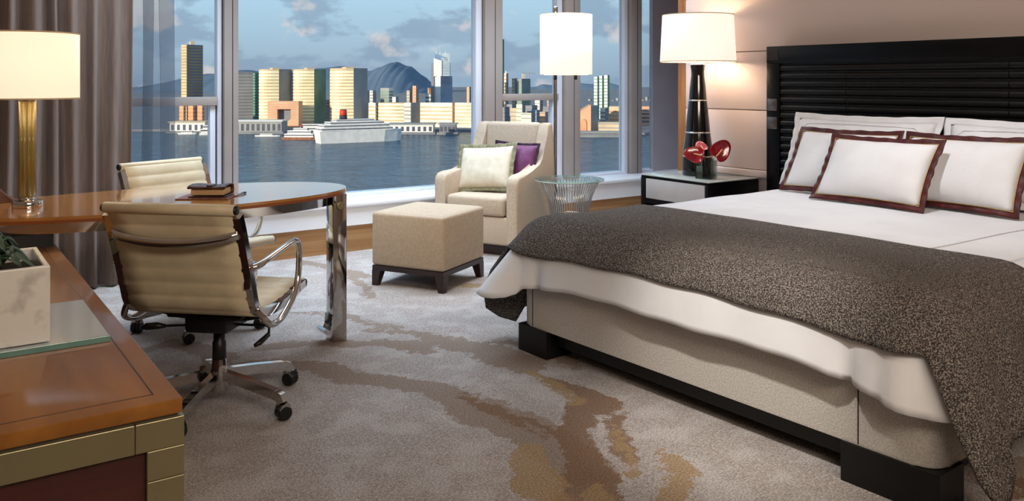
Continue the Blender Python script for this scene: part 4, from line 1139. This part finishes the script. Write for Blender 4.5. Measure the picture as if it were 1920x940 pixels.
# pink block with a square opening
d = 1075; pb = empty('gate_block', tuple(far(531, d, LAND)), -YAW, 'pink stone block with a square opening at its centre', 'building', 'buildings on the far shore')
k = d / FPX; z1 = zat(190, d) - LAND; za, zb_ = zat(224, d) - LAND, zat(205, d) - LAND
xl, xo0, xo1, xr = -29 * k, -11 * k, 14 * k, 29 * k
for nm, b in (('left_wing', (xl, xo0, 0, 20, 0, z1)), ('right_wing', (xo1, xr, 0, 20, 0, z1)), ('bridge', (xo0, xo1, 0, 20, zb_, z1)), ('plinth', (xo0, xo1, 0, 20, 0, za))): obj(nm, box(*b), 'tower_orange', pb)
obj('opening_back', box(xo0, xo1, 8, 10, za, zb_), 'tower_slate', pb)
bm = None
for i in range(9):
    z = za * .4 + i * (z1 - za * .4) / 9
    for xa, xb in (((xl, xr),) if not (za - 1 < z < zb_ + 1) else ((xl, xo0), (xo1, xr))): bm = box(xa, xb, -.35, 0, z, z + 1.0, bm=bm)
tag(obj('stone_courses', bm, 'tower_beige', pb), kind='stuff')
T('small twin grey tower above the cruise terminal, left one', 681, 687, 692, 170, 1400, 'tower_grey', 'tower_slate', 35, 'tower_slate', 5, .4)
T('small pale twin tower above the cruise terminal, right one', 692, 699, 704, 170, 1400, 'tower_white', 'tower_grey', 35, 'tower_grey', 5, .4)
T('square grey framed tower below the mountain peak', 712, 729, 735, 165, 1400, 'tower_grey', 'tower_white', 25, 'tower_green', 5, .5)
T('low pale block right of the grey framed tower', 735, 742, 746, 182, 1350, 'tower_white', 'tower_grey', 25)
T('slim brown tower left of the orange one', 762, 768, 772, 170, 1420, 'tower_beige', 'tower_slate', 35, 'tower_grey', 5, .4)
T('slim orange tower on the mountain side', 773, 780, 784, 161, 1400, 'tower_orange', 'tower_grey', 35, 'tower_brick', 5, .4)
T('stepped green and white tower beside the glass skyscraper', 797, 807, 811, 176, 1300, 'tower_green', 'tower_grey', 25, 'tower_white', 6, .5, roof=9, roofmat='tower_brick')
# glass skyscraper
d = 1250; gs_ = T('tall white and blue glass skyscraper with sloping top', 811, 826, 846, 143, d, 'tower_white', 'tower_blue', 35, None)
k = d / FPX
c0 = Vector((0, 0, 0)); zt = zat(143, d) - LAND
def sky_part(nm, px0, px1, z0, zl, zr, dep, mt_, dy=0.0):
    bm = bmesh.new(); r0 = (px0 - 826) * k; r1 = (px1 - 826) * k
    V = []
    for dd in (dy, dy + dep):
        for r_, z_ in ((r0, z0), (r1, z0), (r1, zr), (r0, zl)):
            p = rd(r_, dd); V.append(bm.verts.new((p.x, p.y, z_)))
    for f in ((0, 1, 2, 3), (7, 6, 5, 4), (0, 4, 5, 1), (1, 5, 6, 2), (2, 6, 7, 3), (3, 7, 4, 0)): bm.faces.new([V[i] for i in f])
    obj(nm, bm, mt_, gs_)
Z = lambda py: zat(py, d) - LAND
sky_part('upper_shaft', 813, 828, zt, Z(109), Z(114), 14, 'tower_white', 2)
sky_part('glass_shaft', 826, 843, zt, Z(104), Z(118), 16, 'tower_blue', 4)
sky_part('crown', 815, 838, Z(118), Z(100), Z(108), 8, 'tower_blue', 8)
sky_part('dark_flank', 808, 813, 0, Z(118), Z(118), 14, 'tower_slate', 4)
for px in (817, 824, 834): obj('mast', tube([rd((px - 826) * k, 10, Z(106)), rd((px - 826) * k, 10, Z(96))], .5, 6), 'tower_white', gs_)
bm = None
for i in range(16): bm = bands_bm(rd(1, 3.6), rd(17 * k, 3.6), rd(0, -1), Z(142) + i * 2.1 - 1, Z(142) + i * 2.1 + 1.0, 2.0, .35, .3, bm)
if len(bm.verts): tag(obj('floor_bands', bm, 'tower_white', gs_), kind='stuff')
else: bm.free()
T('striped curved hotel block above the cruise terminal', 707, 758, 768, 193, 1110, 'tower_beige', 'tower_grey', 18, 'tower_cream', 4.6, .5, bulge=5)
T('short cream block left of the striped curved hotel', 690, 704, 708, 193, 1120, 'tower_cream', 'tower_grey', 25, 'tower_beige', 5, .4)
T('cream slab with darker side between the long waterfront blocks', 757, 770, 786, 193, 1100, 'tower_cream', 'tower_grey', 35, 'tower_grey', 5, .4)
T('long cream gridded waterfront block under the skyscraper', 786, 848, 853, 193, 1090, 'tower_cream', 'tower_brick', 15, 'tower_beige', 5, .4)
T('yellow waterfront block beside the middle window post', 852, 892, 896, 193, 1080, 'tower_gold', 'tower_brick', 15, 'tower_beige', 4.5, .35)
T('thin brown tower left of the middle window post', 875, 880, 883, 163, 1400, 'tower_orange', 'tower_slate', 35)
T('dark green tower edge beside the middle window post', 883, 886, 892, 92, 1500, 'tower_teal', 'tower_teal', 50)
# buildings in the right windows
T('very tall thin teal glass tower behind the armchair', 938, 942, 945, 74, 1500, 'tower_teal', 'tower_teal', 40, 'tower_green', 5, .3)
T('slim cream striped tower right of the teal tower', 945, 949, 953, 138, 1400, 'tower_cream', 'tower_grey', 40, 'tower_brick', 6, .3, roof=4)
T('plain beige tower left of the tower under construction', 960, 966, 970, 147, 1400, 'tower_beige', 'tower_slate', 35, 'tower_grey', 6, .3)
uc = T('grey tower under construction with roof cranes', 969, 978, 995, 148, 1380, 'tower_grey', 'tower_slate', 30, 'tower_green', 4, .4, roof=8, roofmat='tower_cream')
for r_ in (2, 12): obj('crane', tube([rd(r_, 4, zat(148, 1380) - LAND), rd(r_, 4, zat(136, 1380) - LAND), rd(r_ + 10, 4, zat(138, 1380) - LAND)], .6, 6), 'tower_grey', uc)
low = [(920, 934, 940, 194, 1150, 'tower_cream', 'cream block at the foot of the teal tower'), (938, 946, 955, 201, 1120, 'tower_slate', 'dark low block behind the armchair left wing'), (950, 960, 966, 196, 1200, 'tower_grey', 'grey low block behind the armchair back'),
       (957, 968, 974, 203, 1080, 'tower_beige', 'beige stepped block over the armchair back'), (968, 979, 985, 196, 1060, 'tower_gold', 'sunlit yellow block over the armchair back, upper one'), (977, 996, 1000, 212, 1020, 'tower_gold', 'sunlit yellow block over the armchair back, lower one'),
       (985, 997, 1008, 198, 1110, 'tower_slate', 'slate block right of the sunlit yellow blocks'), (996, 1006, 1016, 207, 1080, 'tower_blue', 'bluish glass block right of the sunlit yellow blocks'), (1003, 1012, 1018, 188, 1300, 'tower_cream', 'cream tower block under the transom bar'),
       (1012, 1022, 1028, 210, 1050, 'tower_orange', 'pinkish block with a clock tower shape by the floor lamp'), (1018, 1030, 1040, 200, 1120, 'tower_slate', 'slate block just left of the floor lamp pole'), (1026, 1032, 1038, 187, 1300, 'tower_orange', 'thin orange block beside the floor lamp pole')]
for a_, b_, c_, y_, d_, m_, lb in low: T(lb, a_, b_, c_, y_, d_, m_, 'tower_slate', 30, 'tower_grey', 5, .25)
# triangular orange hall
d = 1010; th = empty('wedge_hall', tuple(far(1108, d, LAND)), 0, 'orange wedge shaped hall rising to a point on the right shore', 'building', 'buildings on the far shore')
k = d / FPX; bm = bmesh.new(); V = []
for dd in (0, 30):
    for px, py in ((1078, None), (1108, None), (1108, 197), (1078, 216)):
        p = rd((px - 1108) * k, dd + (1108 - px) * .2); V.append(bm.verts.new((p.x, p.y, 0 if py is None else zat(py, d) - LAND)))
for f in ((0, 1, 2, 3), (7, 6, 5, 4), (0, 4, 5, 1), (1, 5, 6, 2), (2, 6, 7, 3), (3, 7, 4, 0)): bm.faces.new([V[i] for i in f])
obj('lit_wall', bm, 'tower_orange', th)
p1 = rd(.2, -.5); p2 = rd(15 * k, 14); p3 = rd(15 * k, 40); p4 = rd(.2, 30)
obj('shaded_wall', prism([(p.x, p.y) for p in (p1, p2, p3, p4)], 0, zat(199, d) - LAND), 'tower_grey', th)  # shade of the unlit side put into its grey colour
ax0 = rd((1089 - 1108) * k, 3.2); ax1 = rd((1100 - 1108) * k, .9)
bm = bmesh.new(); pts = [(0, 0)] + [(.5 - .5 * math.cos(PI * i / 10), .55 + .45 * math.sin(PI * i / 10)) for i in range(11)] + [(1, 0)]
hh = zat(223, d) - LAND; nf = rd(-.1, -1).normalized()
A = [bm.verts.new(ax0.lerp(ax1, t) + Vector((0, 0, z * hh + .1)) + nf * .8) for t, z in pts]; B = [bm.verts.new(ax0.lerp(ax1, t) + Vector((0, 0, z * hh + .1)) - nf * .8) for t, z in pts]
bm.faces.new(A); bm.faces.new(list(reversed(B)))
for i in range(len(pts)): bm.faces.new((A[i], B[i], B[(i + 1) % len(pts)], A[(i + 1) % len(pts)]))
obj('arch', bm, 'tower_brick', th)
for (a_, b_, c_, y_, lb) in ((1114, 1120, 1124, 144, 'left tower of the pale green trio on the right'), (1124, 1129, 1133, 142, 'middle tower of the pale green trio on the right'), (1133, 1139, 1144, 141, 'right tower of the pale green trio on the right')):
    T(lb, a_, b_, c_ - .6, y_, 1300 + (a_ - 1114) * 3, 'tower_white', 'tower_green', 35, 'tower_green', 5, .3)
T('cream office block at the foot of the green trio', 1126, 1135, 1142, 203, 1050, 'tower_white', 'tower_slate', 35, 'tower_grey', 5, .4)
T('brown striped block right of the green trio', 1143, 1180, 1190, 200, 1080, 'tower_beige', 'tower_slate', 15, 'tower_brick', 5, .45)
T('low grey hall on the right quay', 1123, 1166, 1175, 230, 1000, 'tower_beige', 'tower_slate', 15, 'tower_grey', 5, .3)
T('brown banded block seen through the slim window strip', 1196, 1238, 1246, 200, 1130, 'tower_orange', 'tower_slate', 15, 'band_dark', 5, .5)
for i, (px, py) in enumerate(((1085, 196), (1092.5, 189), (1099, 193), (1106, 186), (1112, 190), (1150, 188), (1158, 184), (1206, 187), (1213, 182), (1220, 186))):
    T(['tiny pale tower beyond the wedge hall, leftmost', 'tiny pale tower beyond the wedge hall, second from left', 'tiny pale tower beyond the wedge hall, third from left', 'tiny pale tower right above the wedge hall tip', 'tiny pale tower just left of the green trio',
       'tiny pale tower right of the green trio', 'tiny pale tower near the last window post', 'tiny pale tower at the left of the slim window strip', 'tiny pale tower in the middle of the slim window strip', 'tiny pale tower beside the grey pier'][i],
      px - 3, px + 1, px + 4, py, 2600, 'tower_grey', 'tower_slate', 35)
# quay sheds
def shed(label, px0, px1, ytop, ybot, d, wall, roofm, dep=26):
    root = empty('pier_shed', tuple(far((px0 + px1) / 2, d, SEA)), -YAW, label, 'pier building', 'pier sheds along the quay')
    w = (px1 - px0) * d / FPX / 2; h = zat(ytop, d) - SEA
    obj('deck', box(-w - 3, w + 3, -4, dep, -.5, 2.6), 'quay_stone', root)
    obj('hall', box(-w, w, 0, dep, 2.6, h - 1.2), wall, root); obj('roof', box(-w - 1.5, w + 1.5, -2, dep + 1, h - 1.2, h), roofm, root)
    bm = None; n_ = max(4, int(w * 2 / 6))
    for i in range(n_): x = -w + (i + .5) * 2 * w / n_; bm = box(x - 1.6, x + 1.6, -.25, 0, 3.6, (h - 1.2) * .8, bm=bm)
    tag(obj('bays', bm, 'ship_windows', root), kind='stuff')
shed('long low grey pier shed by the left window post', 430, 528, 226, 247, 1000, 'tower_grey', 'tower_white')
shed('cruise terminal shed behind the ship bow', 728, 812, 232, 252, 990, 'tower_white', 'tower_grey')
shed('brown pier shed right of the cruise terminal', 824, 854, 232, 251, 985, 'tower_slate', 'tower_grey')
shed('pale low pier left of the window post', 318, 384, 228, 245, 1010, 'tower_white', 'tower_beige')
shed('low dark pier on the right shore', 1080, 1180, 247, 254, 940, 'tower_slate', 'tower_grey', 16)

def vessel(name, label, px, py, length, beam, heading, hullh, decks, hullm='ship_white', funnel=None, group='vessels in the harbour'):
    d = (CAMH - SEA) * FPX / (py - HY); p = far(px, d, SEA)
    root = empty(name, (p.x, p.y, SEA - .4), -YAW + heading, label, 'ship' if length > 60 else 'boat', group)
    out = [(-length / 2, -beam / 2 * .9), (length * .25, -beam / 2), (length * .42, -beam * .3), (length / 2, 0), (length * .42, beam * .3), (length * .25, beam / 2), (-length / 2, beam / 2 * .9)]
    bm = bmesh.new(); A = [bm.verts.new((x * .96, y * .85, 0)) for x, y in out]; B = [bm.verts.new((x, y, hullh)) for x, y in out]
    bm.faces.new(list(reversed(A))); bm.faces.new(B)
    for i in range(len(out)): bm.faces.new((A[i], A[(i + 1) % len(out)], B[(i + 1) % len(out)], B[i]))
    obj('hull', bm, hullm, root)
    z = hullh
    for (x0, x1, w, h) in decks:
        o = obj('deck', box(x0 * length, x1 * length, -w * beam / 2, w * beam / 2, z, z + h, .0), 'ship_white', root)
        obj('deck_windows', box(x0 * length - .12, x1 * length + .12, -w * beam / 2 - .12, w * beam / 2 + .12, z + h * .4, z + h * .72), 'ship_windows', o)
        z += h
    if funnel:
        x, h, r = funnel
        f = obj('funnel', xform(lathe([(r, z), (r * .8, z + h)], 16), Matrix.Identity(4)), 'ship_dark', root, True); f.location = (x * length, 0, 0)
        g = obj('funnel_band', lathe([(r * .92, z + h * .42), (r * .84, z + h * .95)], 16), 'ship_red', f, True)
    return root
vessel('cruise_ship', 'large white cruise ship with red topped funnel at the pier', 676, 266, 92, 20, math.radians(32), 12.5, [(-.48, .34, .97, 3.2), (-.45, .30, .94, 3.0), (-.38, .24, .88, 2.8), (-.3, .14, .6, 2.2)], funnel=(-.2, 10, 4.0))
vessel('white_ferry', 'white ferry with brown hull left of the cruise ship', 566, 262, 42, 10, math.radians(-4), 3.2, [(-.42, .32, .9, 3.6), (-.34, .26, .8, 3.4), (-.2, .16, .6, 2.6)], 'boat_wood', funnel=(0, 3, 1.2))
vessel('small_boat', 'low white launch in front of the long pier shed', 502, 256, 28, 5, 0, 1.8, [(-.3, .2, .7, 1.6)])
vessel('tour_boat', 'white tour boat beside the left window post', 391, 253, 20, 8, math.radians(15), 3.0, [(-.4, .3, .9, 4.5), (-.3, .2, .8, 4.0)])
vessel('moored_boat', 'moored white boat under the orange blocks', 352, 252, 22, 5, math.radians(8), 2.2, [(-.3, .25, .8, 2.6)])
vessel('cargo_ferry', 'white ferry moored between launch and cruise ship', 596, 252, 44, 9, math.radians(10), 5.0, [(-.45, .4, .9, 4.0), (-.4, .2, .8, 3.5)])
